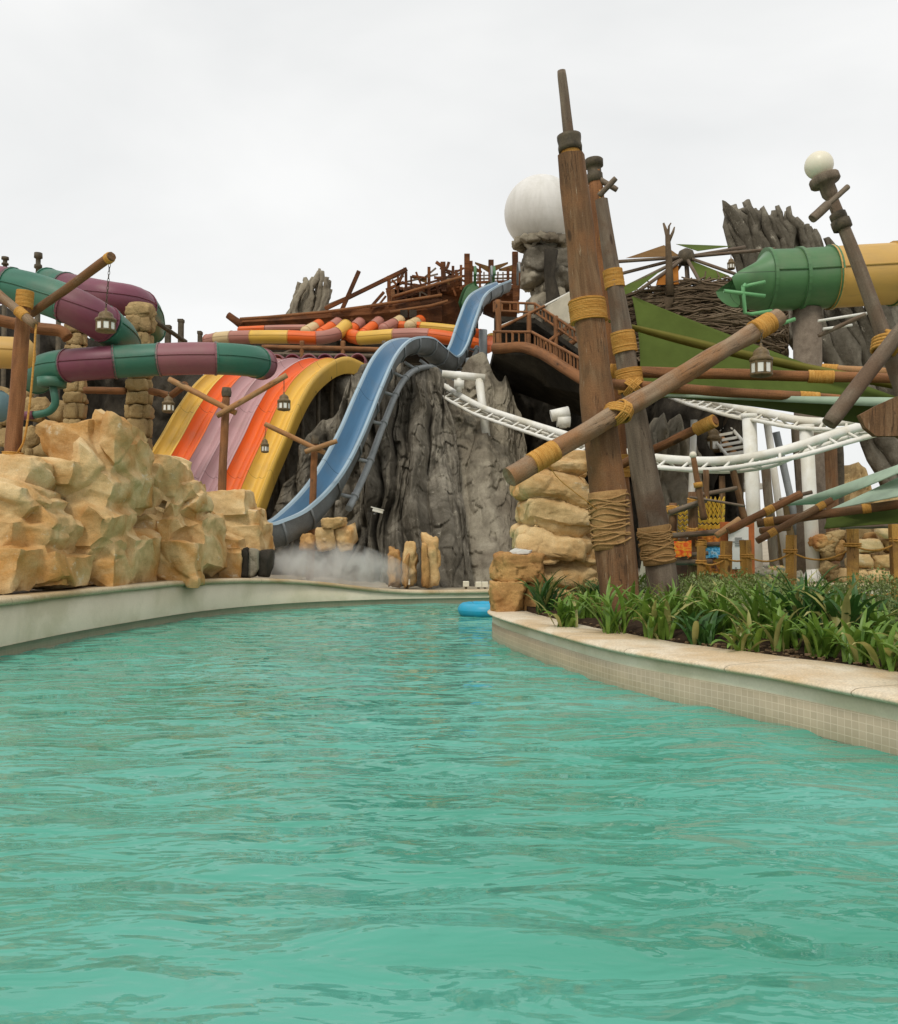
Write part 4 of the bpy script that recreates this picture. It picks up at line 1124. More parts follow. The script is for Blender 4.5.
# big green and amber tube at right
Yg = 22
t = seg_tube('tube_slide', 'big green and amber ribbed tube with a pointed mouth at the upper right', pix([(766, 280.5, Yg), (797, 279.5, Yg), (829, 277.5, Yg), (862, 275.5, Yg), (900, 273.5, Yg), (960, 271, Yg)]), pr(30.5, Yg),
         [(0, .165, p_dgr), (.165, .33, p_dgr), (.33, .66, p_amb), (.66, 1, p_dgr)], None, 32, endcap=False)
# mouth: tapering half shell
V = []; c_ = at(766, 280.5, Yg); rad = pr(30.5, Yg)
NU, NV = 14, 25
for i in range(NU):
    t_ = i / (NU - 1)
    for j in range(NV):
        a = j / (NV - 1) * 2 * math.pi
        zz = math.sin(a); yy = math.cos(a)
        top = max(0, zz); Rr = rad * (1.02 - .0 * t_)
        ln = pr(43, Yg) * (1 - .72 * top ** 1.2 - .35 * max(0, -zz) ** 1.5)
        z = zz * Rr * (1 - .38 * t_ * (1 if zz > 0 else .75)); x = -ln * t_
        V.append(c_ + Vector((x, yy * Rr * (1 - .15 * t_), z - .1 * t_)))
mb = MB(); mb.grid(V, NU, NV, True); mb.obj('mouth', p_dgr, t)
mb = MB()
for pts in ([(746, 284), (743, 287), (745, 313), (752, 314), (772, 311)], [(742, 287), (765, 282)], [(724, 291), (765, 296)], [(772, 327), (795, 319)]):
    mb.tube(pix([(a, b, Yg - 1.1) for a, b in pts]), pr(1.9, Yg), 8)
mb.obj('mouth_frame', p_lgr, t)
mb = MB(); a = at(807, 309, Yg + .1)
mb.tube([a, Vector((a.x, a.y, 4.2)), Vector((a.x + .05, a.y, 2.3)), Vector((a.x, a.y, .3))], pr(13.8, Yg), 24)
mb.obj('ribbed_column', concrete, None, 'thick grey-brown column carrying the green and amber tube', 'column')
for k, (a, b, lab) in enumerate((((818, 321), (868, 313), 'upper thin white pole bracing the column under the amber tube'), ((823, 329), (852, 325), 'lower short white pole behind the leaning lamp post'))):
    mb = MB(); mb.tube(pix([(a[0], a[1], 21), (b[0], b[1], 21)]), pr(1.4, 21), 8); mb.obj('brace_pole', whitem, None, lab, 'pole')
mb = MB(); log(mb, at(818, 336, 21.2), at(866, 314, 20.6), pr(2.2, 21), None, 8, seed=4); mb.obj('brace_log', wood_grey, None, 'thin grey branch crossing the white brace poles under the amber tube', 'branch')
# ================================================================== LASHED POSTS
def down(a, b, z):      # extend line a->b to height z
    d = b - a; return a + d * ((z - a.z) / d.z)
Yp = 11.0
A = at(571, 156, Yp); B = down(A, at(617, 580, Yp - .1), .30)
t = thing('lashed_post', 'tallest and thickest weathered post, topped by an iron ring and thin mast', 'post', B)
mb = MB(); n = 26; P = log_pts(B, A, 30, .004, 2); rs = [(pr(19.5, Yp) + (pr(13.4, Yp) - pr(19.5, Yp)) * i / 30) * (1 + .05 * noise.noise(Vector((i * .45, 2, 2)))) for i in range(31)]
mb.tube(P, rs, 40, jit=.22, seed=3); mb.obj('shaft', wood, t, sharp=60)
ax = (A - B).normalized()
mb = MB(); mb.lathe(A, [(.115, -.05), (.12, .0), (.115, .07)], ax, 20); mb.obj('rope_collar', rope, t)
mb = MB(); mb.lathe(A + ax * .055, [(.10, 0), (.145, .0), (.15, .05), (.14, .10), (.15, .16), (.15, .20), (.10, .21)], ax, 22); mb.obj('iron_ring', ironm, t)
mb = MB(); log(mb, A + ax * .2, at(561.5, 71, Yp), pr(5.6, Yp), pr(4.6, Yp), 12, 0.002, seed=5, jit=.04); mb.obj('mast_stub', wood_grey, t)
L_ = (A - B).length
def frac(a, b, z): return (z - a.z) / (b.z - a.z)
def bnd(a, b, py0, py1, r0, r1, Y, parent, name='rope_band', seed=0):
    z0 = at(0, py1, Y).z; z1 = at(0, py0, Y).z
    band(a, b, frac(a, b, z0), frac(a, b, z1), r0, r1, seed).obj(name, rope, parent)
bnd(B, A, 301, 323, pr(17, Yp), pr(17, Yp), Yp, t, seed=1)
def wrap(a, b, py0, py1, rb, Y, parent, seed=0):
    """burlap sleeve with loose rope coils"""
    z0 = at(0, py1, Y).z; z1 = at(0, py0, Y).z; f0 = frac(a, b, z0); f1 = frac(a, b, z1)
    mb = MB(); P = [a.lerp(b, f0 + (f1 - f0) * k / 10) for k in range(11)]
    mb.tube(P, [rb * (1.06 + .03 * noise.noise(Vector((k * .7, seed, 0)))) for k in range(11)], 28, jit=.08, seed=seed); slv = mb.obj('burlap_sleeve', burlap, parent)
    mb = MB(); r = random.Random(seed); axx = (b - a).normalized(); e1 = Vector((1, 0, 0)); e1 = (e1 - axx * e1.dot(axx)).normalized(); e2 = axx.cross(e1)
    for k in range(13):
        f = f0 + (f1 - f0) * (.12 + .76 * k / 12); c = a.lerp(b, f); Q = []; ph = r.uniform(0, 6); am = r.uniform(.01, .05)
        for i in range(25):
            q = i / 24 * 6.283; Q.append(c + (e1 * math.cos(q) + e2 * math.sin(q)) * rb * 1.12 + axx * (am * math.sin(q + ph) + .02 * math.sin(3 * q + ph * 2)))
        mb.tube(Q, .012, 6, caps=False, seed=k)
    mb.obj('rope_coils', burlap, slv)
wrap(B, A, 492, 549, pr(18.2, Yp), Yp, t, 3)
# leaning grey post (third)
Y3 = 12.0
A3 = at(601, 200, Y3); B3 = down(A3, at(661, 575, Y3), .3)
t3 = thing('lashed_post', 'leaning grey-brown post with three rope bands, just behind the tallest post', 'post', B3)
mb = MB(); P = log_pts(B3, A3, 30, .004, 9); rs = [pr(16, Y3) + (pr(6.5, Y3) - pr(16, Y3)) * (i / 30) for i in range(31)]
mb.tube(P, rs, 36, jit=.2, seed=8); mb.obj('shaft', wood_grey, t3, sharp=60)
bnd(B3, A3, 270, 288, pr(10, Y3), pr(9, Y3), Y3, t3, seed=3); bnd(B3, A3, 332, 353, pr(11.6, Y3), pr(11, Y3), Y3, t3, seed=4)
bnd(B3, A3, 369, 392, pr(12.4, Y3), pr(12, Y3), Y3, t3, seed=5)
wrap(B3, A3, 526, 564, pr(15, Y3), Y3, t3, 6)
# slim second post
Y2 = 12.8
A2 = at(593.5, 162, Y2); B2 = down(A2, at(628, 560, Y2), .3)
t2 = thing('lashed_post', 'slim reddish post with a dark iron cap, squeezed between the two larger posts', 'post', B2)
mb = MB(); log(mb, B2, A2, pr(9, Y2), pr(7, Y2), 18, .004, 12); mb.obj('shaft', wood_red, t2)
mb = MB(); ax = (A2 - B2).normalized(); mb.lathe(A2 - ax * .16, [(.08, -.15), (.115, -.14), (.115, -.02), (.10, 0), (.10, .08), (.135, .09), (.14, .18), (.12, .2), (.01, .21)], ax, 20); mb.obj('iron_cap', ironm, t2)
mb = MB(); c = at(604, 189, Y2 - .1); log(mb, at(599, 196, Y2 - .2), at(616, 178, Y2 - .3), .045, .04, 8, seed=2); log(mb, at(599, 179, Y2 - .05), at(617, 190, Y2 - .1), .045, .04, 8, seed=3); mb.obj('peg_cross', wood_grey, t2)
mb = MB(); mb.tube(pix([(600, 190, Y2 - .2), (600.5, 215, Y2 - .25), (600, 240, Y2 - .25)]), .012, 6); mb.obj('hanging_rope', rope, t2)
mb = MB(); mb.rock(at(620, 462, Y2 - .2), (.16, .16, .13), 5, 3, 8, 0, .1, fit=True); 
bnd(B2, A2, 455, 478, pr(8.6, Y2), pr(8.4, Y2), Y2, t2, seed=9)

# the big diagonal spar
S0 = at(509, 477.5, 10.15); S1 = at(779, 317, 11.5)
t = thing('lashed_spar', 'thick diagonal pole lashed across the tallest post, rising to the right', 'pole', S0)
mb = MB(); P = log_pts(S0, S1, 24, .006, 4); mb.tube(P, [pr(10.0, 10.3) * (1 + .04 * math.sin(i * .9)) for i in range(25)], 30, jit=.16, seed=6); mb.obj('pole', wood_lt, t, sharp=60)
band(S0, S1, .075, .155, pr(9.9, 10.3), pr(9.9, 10.3), 4).obj('rope_band', rope, t)
band(S0, S1, .895, .965, pr(10.6, 10.6), pr(10.6, 10.6), 5).obj('rope_band', rope, t)
dirS = (S1 - S0).normalized()
cross_lash(S0.lerp(S1, .372), dirS, (A - B).normalized(), pr(11, 10.6), 3, .017).obj('cross_lashing', rope, t)
mb = MB(); mb.tube(smooth_path([S0 + dirS * .55 + Vector((0, -.05, -.1)), at(560, 480, 10.4), at(585, 500, 10.6), at(598, 510, 10.75)], 4), .006, 5); mb.obj('guy_line', rope, t)

# horizontal beams
bm1 = thing('lashed_beam', 'upper reddish horizontal log beam running right from the posts', 'beam', at(613, 372, 12.3))
a, b = at(610, 371, 12.35), at(905, 379, 11.6); mb = MB(); log(mb, a, b, pr(6, 12), pr(5, 12), 16, .004, 21); mb.obj('log', wood_red, bm1)
band(a, b, .0, .09, pr(6.6, 12.3), pr(6.6, 12.3), 6).obj('rope_band', rope, bm1); band(a, b, .685, .77, pr(6, 12), pr(5.8, 12), 7).obj('rope_band', rope, bm1)
bm2 = thing('lashed_beam', 'lower reddish horizontal log beam just beneath the upper one', 'beam', at(613, 385, 12.1))
a, b = at(610, 384, 11.75), at(852, 400, 11.3); mb = MB(); log(mb, a, b, pr(5.4, 12), pr(4.2, 12), 16, .006, 22); mb.obj('log', wood_red, bm2)
band(a, b, .79, .87, pr(5.2, 11.6), pr(5, 11.6), 8).obj('rope_band', rope, bm2)
cross_lash(at(633, 388, 11.75), (b - a), A3 - B3, pr(9, 12), 2, .014).obj('cross_lashing', rope, bm2)
bm3 = thing('lashed_beam', 'pale reddish beam end seen behind the upper beam near the right frame edge', 'beam', at(820, 369, 13))
a, b = at(822, 368.5, 13.4), at(905, 373, 12.8); mb = MB(); log(mb, a, b, pr(4.4, 13), None, 12, .004, 31); mb.obj('log', wood_tan, bm3); band(a, b, .0, .2, pr(4.7, 13), pr(4.7, 13)).obj('rope_band', rope, bm3)
sp2 = thing('lashed_spar', 'slender reddish pole slanting up right from the slim post with a wrapped end', 'pole', at(622, 464, 12.4))
a, b = at(621, 465, 12.5), at(716, 420, 11.4); mb = MB(); log(mb, a, b, pr(4.6, 12), pr(4.6, 12), 14, .006, 24); mb.obj('log', wood_red, sp2)
band(a, b, .80, .99, pr(5.2, 11.6), pr(6.2, 11.6), 9).obj('rope_band', rope, sp2)

# leaning lamp post right
def lamp_post():
    Y = 8.6; top = at(826, 184, Y + .1); foot = down(top, at(880, 326, Y), .3)
    t = thing('lamp_post', 'leaning grey wooden lamp post with a cream globe at the right frame edge', 'lamp post', foot)
    mb = MB(); P = log_pts(foot, top, 24, .004, 14); mb.tube(P, [pr(12.5, Y) + (pr(5.6, Y) - pr(12.5, Y)) * (i / 24) ** .8 for i in range(25)], 20, jit=.07, seed=4); mb.obj('pole', wood_grey, t, sharp=60)
    ax = (top - foot).normalized()
    for py, h, r_ in ((214, .07, 8.2), (222, .09, 9.5)):
        f = (at(0, py, Y).z - foot.z) / (top.z - foot.z); c = foot.lerp(top, f)
        mb = MB(); k = pr(r_, Y); mb.lathe(c, [(k * .8, -h / 2 - .01), (k, -h / 2), (k * 1.03, 0), (k, h / 2), (k * .8, h / 2 + .01)], ax, 18); mb.obj('collar', ironm, t)
    mb = MB(); k = pr(15, Y); mb.lathe(top - ax * .02, [(k * .36, -.14), (k * .52, -.09), (k * .52, 0), (k * .9, .015), (k, .03), (k * 1.0, .085), (k * .93, .10), (k * .3, .10), (.01, .09)], ax, 28); mb.obj('lamp_dish', wood_grey, t)
    g = top + ax * (.075 + pr(13, Y)); mb = MB(); co, fa = ico(4); mb.add([g + Vector(p) * pr(14.2, Y) for p in co], fa); mb.obj('lamp_globe', globe_m, t)
    mb = MB(); a, b = at(812, 219, Y - .15), at(848, 186.5, Y - .12)
    log(mb, a, a.lerp(b, .45), pr(4.8, Y), pr(4.6, Y), 12, 0, 3); log(mb, a.lerp(b, .4), b, pr(2.6, Y), pr(2.9, Y), 10, 0, 5); mb.obj('cross_peg', wood_grey, t)
    c = foot.lerp(top, (at(0, 345, Y).z - foot.z) / (top.z - foot.z))
    cross_lash(c, ax, at(890, 350, Y) - at(830, 425, Y), pr(11, Y), 2, .02).obj('cross_lashing', rope, t)
lamp_post()
mb = MB(); log(mb, at(829, 424, 8.25), at(904, 326, 8.35), pr(8, 8.3), pr(7.4, 8.3), 18, .003, 33, .06)
mb.obj('lashed_spar', wood_grey, None, 'dark grey slanting pole lashed to the leaning lamp post', 'pole')
# brown carved board at right
V = [(860, 415), (878, 405), (898, 396), (960, 380), (960, 470), (898, 436), (876, 436), (866, 428)]
mb = MB(); Y = 8.0; fr_ = [at(x, y, Y) for x, y in V]; bk = [p + Vector((0, .07, 0)) for p in fr_]; n = len(V)
mb.add(fr_ + bk, [tuple(range(n))[::-1], tuple(range(n, 2 * n))] + [(i, (i + 1) % n, (i + 1) % n + n, i + n) for i in range(n)], None, False)
mb.obj('wooden_board', wood, None, 'broad dark brown board with a pointed left end cut by the right frame edge', 'board')

# ------------------------------------------------------------------ lanterns
def lantern(c_top, h, label, name='hanging_lantern', group='hanging lanterns', chain=None, panes=8, wfac=.40):
    """c_top: top of finial"""
    t = thing(name, label, 'lantern', c_top - Vector((0, 0, h)), group); r = h * wfac
    mb = MB(); z = -h
    mb.lathe(c_top, [(.01, 0), (r * .13, -h * .03), (r * .10, -h * .10), (r * .3, -h * .14), (r * .62, -h * .22), (r * .72, -h * .32), (r * .70, -h * .38), (r * .85, -h * .41), (r * 1.0, -h * .45), (r * 1.02, -h * .53), (r * .9, -h * .56), (r * .2, -h * .56)], n=16)
    mb.obj('roof', bronze, t)
    mb = MB(); mb.lathe(c_top, [(r * .2, -h * .90), (r * .95, -h * .90), (r * 1.0, -h * .93), (r * .9, -h * .97), (r * .5, -h), (.01, -h)], n=16); mb.obj('base', bronze, t)
    mb = MB(); mg = MB()
    for k in range(panes):
        a = (k + .5) / panes * 6.283; M = Matrix.Rotation(a, 3, 'Z'); cc = c_top + M @ Vector((r * .86, 0, -h * .73)); w_ = 2 * r * .86 * math.tan(math.pi / panes)
        mg.box(cc, (r * .04, w_ * .66, h * .30), M)
        for s_ in (-1, 1): mb.box(c_top + M @ Vector((r * .88, w_ * .42 * s_, -h * .73)), (r * .09, w_ * .16, h * .36), M)
        mb.box(c_top + M @ Vector((r * .89, 0, -h * .585)), (r * .07, w_ * .9, h * .05), M)
    mb.obj('cage', bronze, t); mg.obj('glass_panes', glass_w, t)
    if chain:
        mb = MB(); L = (chain - c_top).length; n = max(4, int(L / .05)); d = (chain - c_top)
        for k in range(n):
            p = c_top + d * (k + .5) / n; q = .013 * max(1, h / .4); e = Vector((1, 0, 0)) if k % 2 else Vector((0, 1, 0))
            Q = [p + e * math.cos(x) * q + d.normalized() * math.sin(x) * L / n * .62 for x in [i / 8 * 6.283 for i in range(9)]]
            mb.tube(Q, q * .35, 4, caps=False)
        mb.obj('chain', ironm, t)
    return t
lantern(at(761, 343, 10.9), pr(34.5, 10.9), 'large bronze domed lantern hanging from the right end of the thick diagonal pole', chain=at(762, 330, 10.95), wfac=.33)
# left post group
Yl = 13.2
A = at(25.5, 291, Yl); B = down(A, at(12, 462, Yl), .5)
t = thing('lashed_post', 'reddish post at the far left with rope wrapped round its foot', 'post', B)
mb = MB(); log(mb, B, A, pr(8.5, Yl), pr(7, Yl), 18, .006, 41); mb.obj('shaft', wood_red, t)
bnd(B, A, 291, 308, pr(7.6, Yl), pr(7.6, Yl), Yl, t, seed=3); bnd(B, A, 452, 470, pr(9, Yl), pr(9, Yl), Yl, t, seed=4)
mb = MB(); mb.tube(smooth_path(pix([(36, 324, 12.8), (33, 370, 12.8), (29, 410, 12.85), (24, 440, 12.9), (18, 452, 12.95)]), 4), .015, 6); mb.obj('hanging_rope', rope, t)
mb = MB(); a, b = at(-30, 270, 13), at(35, 325, 12.8); log(mb, a, b, pr(4.6, 12.9), pr(4.6, 12.9), 14, .006, 42)
t = thing('lashed_spar', 'tan pole sloping down right from the left frame edge across the reddish post', 'pole', b); mb.obj('pole', wood_lt, t)
band(a, b, .74, .86, pr(5, 12.9), pr(5, 12.9), 2).obj('rope_band', rope, t)
mb = MB(); a, b = at(30, 315, 13.5), at(112, 256, 12.2); log(mb, a, b, pr(4.2, 13), pr(4.7, 12.4), 14, .008, 43)
t = thing('lashed_spar', 'long tan pole rising right from the reddish post, carrying a lantern on a chain', 'pole', a); mb.obj('pole', wood, t)
band(a, b, .95, .985, pr(4.9, 12.4), pr(4.9, 12.4), 2).obj('rope_band', rope, t)
lantern(at(106, 308, 12.35), pr(25, 12.35), 'bronze lantern with white panes hanging on a long chain in front of the plum tube', chain=at(110, 260, 12.3), wfac=.41)
for k, (a, b, r0, lab) in enumerate((((39, 253), (38, 278), 3.4, 'tallest of three dark carved post tops above the upper left tube'), ((5, 257), (5, 270), 3, 'small dark carved post top at the left frame edge above the tube'), ((58, 273), (59, 283), 3, 'low dark post top behind the middle of the upper left tube'))):
    Y = 27; q = at(*b, Y); p = at(*a, Y); k1 = pr(r0, Y); h = p.z - q.z; mb = MB()
    mb.lathe(q - Vector((0, 0, .6)), [(k1 * .9, 0), (k1 * .8, .6), (k1 * .65, .6 + h * .35), (k1 * 1.15, .6 + h * .4), (k1 * 1.1, .6 + h * .52), (k1 * .7, .6 + h * .56), (k1 * .7, .6 + h * .76), (k1 * 1.2, .6 + h * .8), (k1 * 1.15, .6 + h), (.01, .6 + h)], n=12); mb.tube([q - Vector((0, 0, .6)), Vector((q.x, q.y, .4))], k1 * .85, 8)
    mb.obj('carved_post', ironm, None, lab, 'post')
for k, (x, y0, y1, r0, lab) in enumerate(((168, 327, 345, 2.6, 'left of two dark square posts beyond the capped sandstone column'), (181, 321, 345, 2.4, 'right and taller of two dark square posts beyond the capped sandstone column'), (200, 333, 345, 1.8, 'small dark post between the tubes and the ship prow'))):
    mb = MB(); a = at(x, y0, 33); b = at(x, y1, 33); mb.box((a.x, 33, (a.z + .4) / 2), (pr(r0 * 2, 33), .2, a.z - .4)); mb.box((a.x, 33, a.z), (pr(r0 * 2.4, 33), .24, .12)); mb.obj('timber_post', ironm, None, lab, 'post')
mb = MB(); log(mb, at(153, 320, 23), at(186, 342, 24), pr(2.4, 23), None, 8, seed=6); mb.obj('thin_log', ironm, None, 'thin dark pole slanting right from behind the capped sandstone column', 'pole')

# small cross posts with lanterns before the slides
def cross_post(px, y0, y1, Y, r0, arms, label):
    a = at(px[0], y0, Y); b = down(a, at(px[1], y1, Y), .4)
    t = thing('lantern_post', label, 'post', b, None)
    mb = MB(); log(mb, b, a, pr(r0 * 1.1, Y), pr(r0 * .9, Y), 12, .002, px[0]); mb.obj('shaft', wood_red, t)
    mb = MB(); mb.lathe(a, [(pr(r0 * 1.1, Y), -.14), (pr(r0 * 1.25, Y), -.05), (pr(r0 * 1.0, Y), .05), (.01, .06)], n=12); mb.obj('post_cap', ironm, t)
    for k, (p, q, rr) in enumerate(arms):
        mb = MB(); log(mb, at(p[0], p[1], Y - .25 - .1 * k), at(q[0], q[1], Y - .25 - .1 * k), pr(rr, Y), None, 10, .004, k + px[0]); mb.obj('arm', wood_tan, t)
cross_post((226.5, 221.5), 390, 500, 19, 4.2, [((169, 379), (236, 413), 2.9), ((217, 416), (287, 375), 2.9)], 'post with crossed arms standing in front of the mauve slide lanes')
lantern(at(284, 392, 18.6), pr(19, 18.6), 'small bronze lantern hanging over the right orange lane', chain=at(284, 379, 18.65), wfac=.35)
lantern(at(168.5, 394, 18.7), pr(19, 18.7), 'small bronze lantern hanging left of the yellow slide lane', chain=at(169, 382, 18.7), wfac=.33)
cross_post((315, 312), 438, 520, 20.6, 3.6, [((265, 424), (325, 453), 2.5), ((305, 452), (337, 441), 2.5)], 'shorter reddish post with crossed arms between the striped slide and the blue slide')
lantern(at(265, 437, 20.3), pr(16, 20.3), 'small bronze lantern hanging in front of the right yellow lane', chain=at(266, 427, 20.3), wfac=.25)

# ------------------------------------------------------------------ sails
def sail(name, corners, mat_, label, sag=.12, n=14, inw=.10, thick=.012):
    """three or four corners (world); edges curve inwards"""
    C = [Vector(c) for c in corners]
    if len(C) == 3: C = [C[0], C[1], C[2], C[0]]
    P = []; cen = sum(C[:3], Vector()) / 3
    for i in range(n + 1):
        for j in range(n + 1):
            u = i / n; v = j / n
            q = (C[0].lerp(C[1], u)).lerp(C[3].lerp(C[2], u), v)
            e = 4 * u * (1 - u) * (1 - 4 * v * (1 - v) * .8) + 4 * v * (1 - v) * (1 - 4 * u * (1 - u) * .8)
            q = q.lerp(cen, inw * min(1, e))
            q.z -= sag * 4 * u * (1 - u) * 4 * v * (1 - v)
            P.append(q)
    mb = MB(); mb.grid(P, n + 1, n + 1); o = mb.obj(name, mat_, None, label, 'shade sail')
    md = o.modifiers.new('solid', 'SOLIDIFY'); md.thickness = thick
    return o
sail('shade_sail', [at(632, 296, 14.4), at(639, 398, 13.6), at(900, 398, 13.2)], f_grn, 'large olive green triangular sail stretched right of the leaning grey post', inw=.05, sag=.05)
P1 = at(608, 321, 12.3); P2 = at(900, 386, 12.2)
mb = MB(); V = []
for i in range(31):
    t_ = i / 30; c = P1.lerp(P2, t_) - Vector((0, 0, .05 * math.sin(t_ * 3.14))); w_ = .010 + .055 * math.sin(min(1, t_ * 3) * 1.57) * (1 - .25 * t_)
    V += [c + Vector((0, 0, w_)), c + Vector((0, -.06, 0)), c - Vector((0, 0, w_))]
mb.grid(V, 31, 3); o = mb.obj('sail_strap', f_olv, None, 'long khaki strap crossing the green sail down to the right', 'strap'); md = o.modifiers.new('s', 'SOLIDIFY'); md.thickness = .01
sail('shade_sail', [at(660, 396, 12.6), at(915, 405, 10.5), at(868, 424, 12.5), at(745, 404, 14.5)], f_grn, 'flat green sail seen nearly edge-on above the white track', inw=.03, sag=.02)
mb = MB(); V = []
for i in range(13):
    t_ = i / 12; c = at(660, 395.5, 12.55).lerp(at(915, 403, 10.45), t_); w_ = .015 + .045 * t_
    V += [c + Vector((0, 0, w_)), c - Vector((0, 0, w_))]
mb.grid(V, 13, 2); o = mb.obj('sail_hem', f_pal, None, 'pale green hem along the front edge of the flat green sail', 'sail hem'); o.modifiers.new('s', 'SOLIDIFY').thickness = .02
sail('shade_sail', [at(782, 506, 17), at(826, 504, 16.2), at(905, 470, 13.8), at(905, 462, 14.5)], f_pal, 'upper narrow pale green sail rising right behind the right white column', inw=.02, sag=.0)
sail('shade_sail', [at(828, 510, 15.2), at(905, 495, 13.6), at(905, 474, 14.6)], f_pal, 'lower broader pale green sail above the long horizontal log', inw=.02, sag=.0)
sail('shade_sail', [at(826, 512, 15.3), at(905, 503, 14.6), at(905, 523, 14), at(824, 529, 14.9)], f_grn, 'dark green sail hanging below the long horizontal log', inw=.03, sag=.02)

# ------------------------------------------------------------------ nest
r = random.Random(17)
t = thing('twig_nest', 'large dark nest of tangled twigs between the green sail and the canopy frame', 'nest', at(690, 350, 27))
Yn = 27; c = at(696, 345, Yn); RX = pr(80, Yn); RY = 2.2
mb = MB(); V = []
for i in range(49):
    a = i / 48 * 6.283
    for j in range(13):
        w_ = j / 12; z = pr(40, Yn) * (1 - 2 * w_) - .1; rr = (1 - .10 * abs(w_ - .25) * 2) * (1 - .25 * max(0, w_ - .7) / .3) + .05 * noise.noise(Vector((math.cos(a) * 2, math.sin(a) * 2, z * 2)))
        V.append(c + Vector((math.cos(a) * RX * rr, math.sin(a) * RY * rr, z)))
mb.grid(V, 49, 13)
mb.f.append(tuple(i * 13 for i in range(48))); mb.sm.append(False); mb.uv.append(None)
mb.f.append(tuple(i * 13 + 12 for i in range(48))); mb.sm.append(False); mb.uv.append(None)
mb.obj('nest_core', thatch, t)
mb = MB()
for k in range(2300):
    a0 = r.uniform(-3.5, .4); da = r.uniform(.2, .8); zz = r.uniform(-pr(20, Yn), pr(42, Yn)); rr = r.uniform(.97, 1.10); sl = r.uniform(-.35, .35)
    P = []
    for i in range(5):
        a = a0 + da * i / 4; P.append(c + Vector((math.cos(a) * RX * rr, math.sin(a) * RY * rr, zz + sl * (i / 4 - .5) + r.uniform(-.05, .05))))
    mb.tube(P, r.uniform(.012, .035), 4, False)
mb.obj('twigs', twig, t)
mb = MB()
for k in range(42):
    a0 = r.uniform(-3.6, .5); zz = pr(38, Yn); p = c + Vector((math.cos(a0) * RX, math.sin(a0) * RY, zz - .3)); mb.tube([p, p + Vector((r.uniform(-.4, .4), 0, r.uniform(.3, .8)))], .02, 4)
mb.obj('upright_twigs', twig, t)
# canopy frame
Yc = 26
t = thing('canopy_frame', 'open umbrella-like canopy frame with green and rust cloth panels above the twig nest', 'canopy', at(688, 300, Yc))
hub = at(686, 257, Yc)
mb = MB(); mb.lathe(hub - Vector((0, 0, .25)), [(.08, 0), (.22, .05), (.26, .25), (.2, .42), (.05, .5)], n=14); mb.obj('hub', ironm, t)
mb = MB()
for (x, y, dy) in ((612, 262, -.6), (612, 276, .2), (617, 292, -1), (640, 290, -1.6), (775, 249, -.4), (735, 274, -1.2), (700, 282, -1.4), (668, 284, .9), (745, 247, 1.5), (650, 252, 1.5)):
    mb.tube([hub, at(x, y, Yc + dy)], .05, 7)
mb.tube([hub, Vector((hub.x + .1, hub.y, hub.z - 1.6))], .07, 8)
mb.obj('frame_poles', wood_grey, t)
def cloth(pts, m_, nm='cloth_panel'):
    mb = MB(); P = [at(*p) for p in pts]; q = [p + Vector((0, .02, 0)) for p in P]; n = len(P)
    mb.add(P + q, [tuple(range(n))[::-1], tuple(range(n, 2 * n))] + [(i, (i + 1) % n, (i + 1) % n + n, i + n) for i in range(n)], None, False); mb.obj(nm, m_, t)
cloth([(626, 258, Yc - .2), (664, 245, Yc + 1), (680, 256, Yc)], f_brn)
cloth([(676, 244, Yc + 1), (732, 246, Yc + 1.6), (698, 251, Yc + .3)], f_grn)
cloth([(690, 260, Yc - .1), (730, 276, Yc - 1.2), (712, 281, Yc - 1.3), (697, 278, Yc - 1)], f_grn)
cloth([(658, 278, Yc - 1), (678, 261, Yc - .1), (679, 284, Yc - 1.2), (656, 285, Yc - 1.2)], f_org)
cloth([(620, 288, Yc - 1), (672, 262, Yc - .1), (636, 290, Yc - 1.3), (622, 296, Yc - 1.2)], f_grn)
t = None
mb = MB(); a = at(670, 296, 24.8); mb.tube([a, at(669, 260, 24.8), at(667.5, 235, 24.8), at(663.5, 223, 24.8)], [.12, .09, .07, .03], 8, jit=.2); mb.tube([at(668, 243, 24.8), at(673, 232, 24.8), at(674.5, 227, 24.8)], [.06, .04, .02], 6); mb.tube([at(668, 238, 24.8), at(669, 226, 24.8), at(671, 223, 24.8)], [.04, .03, .02], 6); mb.tube([a, Vector((a.x, a.y + 1, a.z - 1))], .12, 8)
mb.obj('dead_branch', twig, None, 'bare forked dead branch rising in front of the canopy hub', 'branch')
lantern(at(731, 257, 25.5), pr(13, 25.5), 'tiny dark lantern hanging under the right canopy pole against the sky', chain=at(731, 252, 25.5), wfac=.3)

